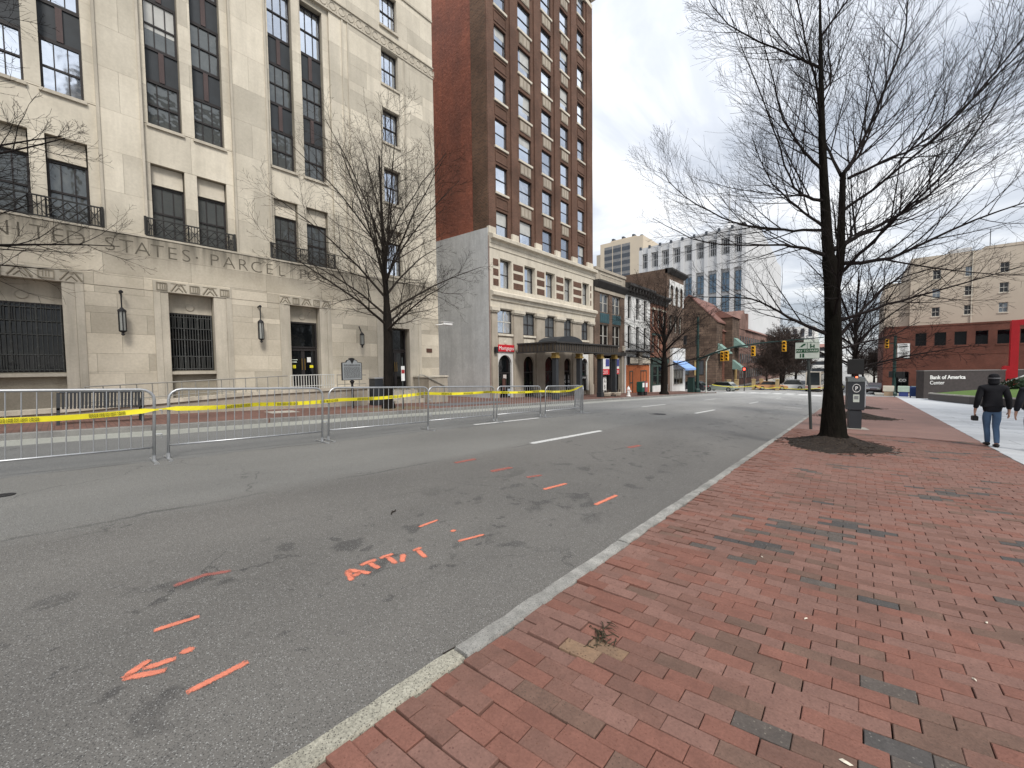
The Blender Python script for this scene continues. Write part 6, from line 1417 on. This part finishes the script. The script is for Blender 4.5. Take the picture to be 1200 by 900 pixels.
# ---------------------------------------------------------------- people
def skin(name, V, Ed, Rd, mat, parent, root=0, sub=2):
    me = bpy.data.meshes.new(name); me.from_pydata([tuple(v) for v in V], Ed, []); me.materials.append(mat)
    o = put(name, me, parent); sm_ = o.modifiers.new('skin','SKIN'); sm_.use_smooth_shade = True; sm_.branch_smoothing = .6
    if not me.skin_vertices: return o
    for i, r in enumerate(Rd): me.skin_vertices[0].data[i].radius = r if isinstance(r, tuple) else (r, r); me.skin_vertices[0].data[i].use_root = (i == root)
    s_ = o.modifiers.new('smooth','SUBSURF'); s_.levels = sub; s_.render_levels = sub
    return o
def chain(V, Ed, Rd, base, pts, rads):
    prev = base
    for p, r in zip(pts, rads):
        V.append(p); Rd.append(r); k = len(V)-1
        if prev is not None: Ed.append((prev,k))
        prev = k
    return prev
def person(label, x, y, rz, coat, trousers, H=1.74, hands=True, cap=True, hold=False, arms=1.0):
    t = thing('person', label, 'person', (x,y,Zs(y)+.004), rz); s = H/1.74       # faces local +Y
    V, Ed, Rd = [], [], []
    # pelvis, spine, neck, head
    top = chain(V,Ed,Rd,None,[(0,0,.92),(0,.01,1.08),(0,.0,1.28),(0,-.01,1.39),(0,-.005,1.49),(0,.015,1.56),(0,.02,1.63),(0,.015,1.69)],[(.13,.10),(.125,.095),(.14,.10),(.09,.07),(.052,.055),(.062,.075),(.072,.092),(.055,.075)])
    nose = chain(V,Ed,Rd,6,[(0,.115,1.60)],[.014])
    hipL, hipR = (-.085,0,.88),(.085,0,.88)
    kneeL, kneeR = (-.065,.06,.49),(.06,-.01,.48); ankL, ankR = (-.04,.05,.09),(.045,-.19,.11); toeL, toeR = (-.045,.20,.035),(.05,-.05,.035)
    for h_,k_,a_,to in ((hipL,kneeL,ankL,toeL),(hipR,kneeR,ankR,toeR)):
        chain(V,Ed,Rd,0,[h_,((h_[0]+k_[0])/2,(h_[1]+k_[1])/2,(h_[2]+k_[2])/2),k_,((k_[0]*.6+a_[0]*.4),(k_[1]*.6+a_[1]*.4)-.015,(k_[2]*.6+a_[2]*.4)),a_,to],[.068,.060,.045,.042,.034,.030])
    wr = {}
    for sd,(el,w_) in ((-1,((-.235,-.03,1.10),(-.25,.06,.86))),(1,((.235,-.05,1.10),(.25,-.02,.86)))):
        sh_ = (sd*.185,-.01,1.385); e_ = chain(V,Ed,Rd,3,[sh_,((sh_[0]+el[0])/2,(sh_[1]+el[1])/2,(sh_[2]+el[2])/2),el,((el[0]+w_[0])/2,(el[1]+w_[1])/2,(el[2]+w_[2])/2),w_],[.062,.050,.043,.037,.027])
        palm = (w_[0]+sd*.004,w_[1]+.015,w_[2]-.075); pk = chain(V,Ed,Rd,e_,[palm],[(.022,.036)])
        wr[sd] = palm
        for f,(dy,l) in enumerate(((-.032,.060),(-.011,.074),(.011,.080),(.031,.070))):
            c = .6 if (hold and sd == -1) else .25
            p1 = (palm[0],palm[1]+dy,palm[2]-.04); p2 = (p1[0]-sd*l*.3*c,p1[1],p1[2]-l*.5); p3 = (p2[0]-sd*l*.55*c,p2[1],p2[2]-l*.4)
            chain(V,Ed,Rd,pk,[p1,p2,p3],[.010,.0085,.007])
        chain(V,Ed,Rd,pk,[(palm[0]-sd*.012,palm[1]+.045,palm[2]+.012),(palm[0]-sd*.024,palm[1]+.062,palm[2]-.03)],[.011,.008])
    skin('body', V, Ed, Rd, M['skin'], t)
    # coat
    V, Ed, Rd = [], [], []
    chain(V,Ed,Rd,None,[(0,.0,.80),(0,0,.86),(0,.005,.96),(0,.01,1.08),(0,.0,1.26),(0,-.015,1.41),(0,-.012,1.50)],[(.150,.150),(.158,.152),(.165,.142),(.165,.135),(.18,.145),(.145,.125),(.095,.10)])
    for sd,(el,w_) in ((-1,((-.235,-.03,1.10),(-.25,.05,.885))),(1,((.235,-.05,1.10),(.25,-.02,.885)))):
        sh_ = (sd*.175,-.012,1.385); chain(V,Ed,Rd,5,[sh_,((sh_[0]+el[0])/2,(sh_[1]+el[1])/2,(sh_[2]+el[2])/2),el,((el[0]+w_[0])/2,(el[1]+w_[1])/2,(el[2]+w_[2])/2),w_],[.092,.070,.060,.053,.046])
    skin('jacket', V, Ed, Rd, coat, t, root=3)
    V, Ed, Rd = [], [], []
    chain(V,Ed,Rd,None,[(0,0,1.0),(0,-.003,.93),(0,-.005,.85)],[(.14,.12),(.15,.125),(.155,.125)])
    for h_,k_,a_,to in ((hipL,kneeL,ankL,toeL),(hipR,kneeR,ankR,toeR)):
        a2 = (a_[0],a_[1]+.01,a_[2]-.025); chain(V,Ed,Rd,2,[(h_[0],h_[1]-.005,.80),((h_[0]+k_[0])/2,(h_[1]+k_[1])/2-.005,(h_[2]+k_[2])/2),k_,((k_[0]*.5+a_[0]*.5),(k_[1]*.5+a_[1]*.5)-.015,(k_[2]*.5+a_[2]*.5)),a2],[.094,.082,.060,.055,.047])
    skin('trousers', V, Ed, Rd, trousers, t)
    for a_,to in ((ankL,toeL),(ankR,toeR)):
        V, Ed, Rd = [], [], []; chain(V,Ed,Rd,None,[(a_[0],a_[1]-.01,.10),(a_[0],a_[1]-.03,.05),(a_[0],a_[1]+.02,.05),(to[0],to[1]-.03,.04),(to[0],to[1]+.045,.032)],[(.04,.045),(.044,.05),(.046,.05),(.047,.036),(.036,.028)])
        sh2 = skin('shoe', V, Ed, Rd, M['shoe'], t)
    # hair, hood and cap
    V, Ed, Rd = [], [], []; chain(V,Ed,Rd,None,[(0,-.02,1.45),(0,-.03,1.52),(0,-.028,1.58),(0,-.018,1.65),(0,-.008,1.72)],[(.11,.10),(.098,.09),(.095,.092),(.098,.108),(.072,.085)])
    skin('hood' if cap else 'hair', V, Ed, Rd, coat if cap else M['hair'], t)
    if cap:
        g = MB(); k = 20
        for j,(z,sc) in enumerate(((1.595,1.06),(1.625,1.065))):
            for i in range(k): a = 2*math.pi*i/k; g.v.append((.099*sc*math.cos(a),-.016+.118*sc*math.sin(a)-.0,z))
        for i in range(k): g.face((i,(i+1)%k,k+(i+1)%k,k+i))
        g.build('head_band', flat('grey_head_band',(.12,.12,.125)), t)
    for sx in (-1,1):
        MB().lathe([(.001,-.011),(.011,0),(.001,.011)],(sx*.03,.100,1.625),6).build('eye', M['black'], t)
    if hold:
        p = wr[-1]; hb = MB().cbox(p[0]-.045,p[0]+.05,p[1]-.06,p[1]+.07,p[2]-.20,p[2]-.085,.012).tube([(p[0],p[1]-.04,p[2]-.10),(p[0]+.01,p[1]-.05,p[2]-.05),(p[0]+.01,p[1]+.05,p[2]-.05),(p[0],p[1]+.05,p[2]-.10)],.007,5)
        tagb = put('camera_case', hb.mesh('camera_case', M['black']), None, label='small black case carried in the walking person\'s left hand', cat='camera case')
        tagb.matrix_world = Matrix.Translation((x,y,Zs(y)+.004)) @ Matrix.Rotation(rz,4,'Z') @ Matrix.Diagonal((s,s,s,1))
    t.scale = (s,s,s); return t
person('person walking away in a black hooded jacket and blue jeans', 2.42, 14.35, R(4), M['jacket'], M['jeans'], 1.74, hold=True)
person('person at the right edge in a dark navy coat and grey trousers', 2.95, 13.95, R(0), M['navy'], M['greypants'], 1.70, cap=False)
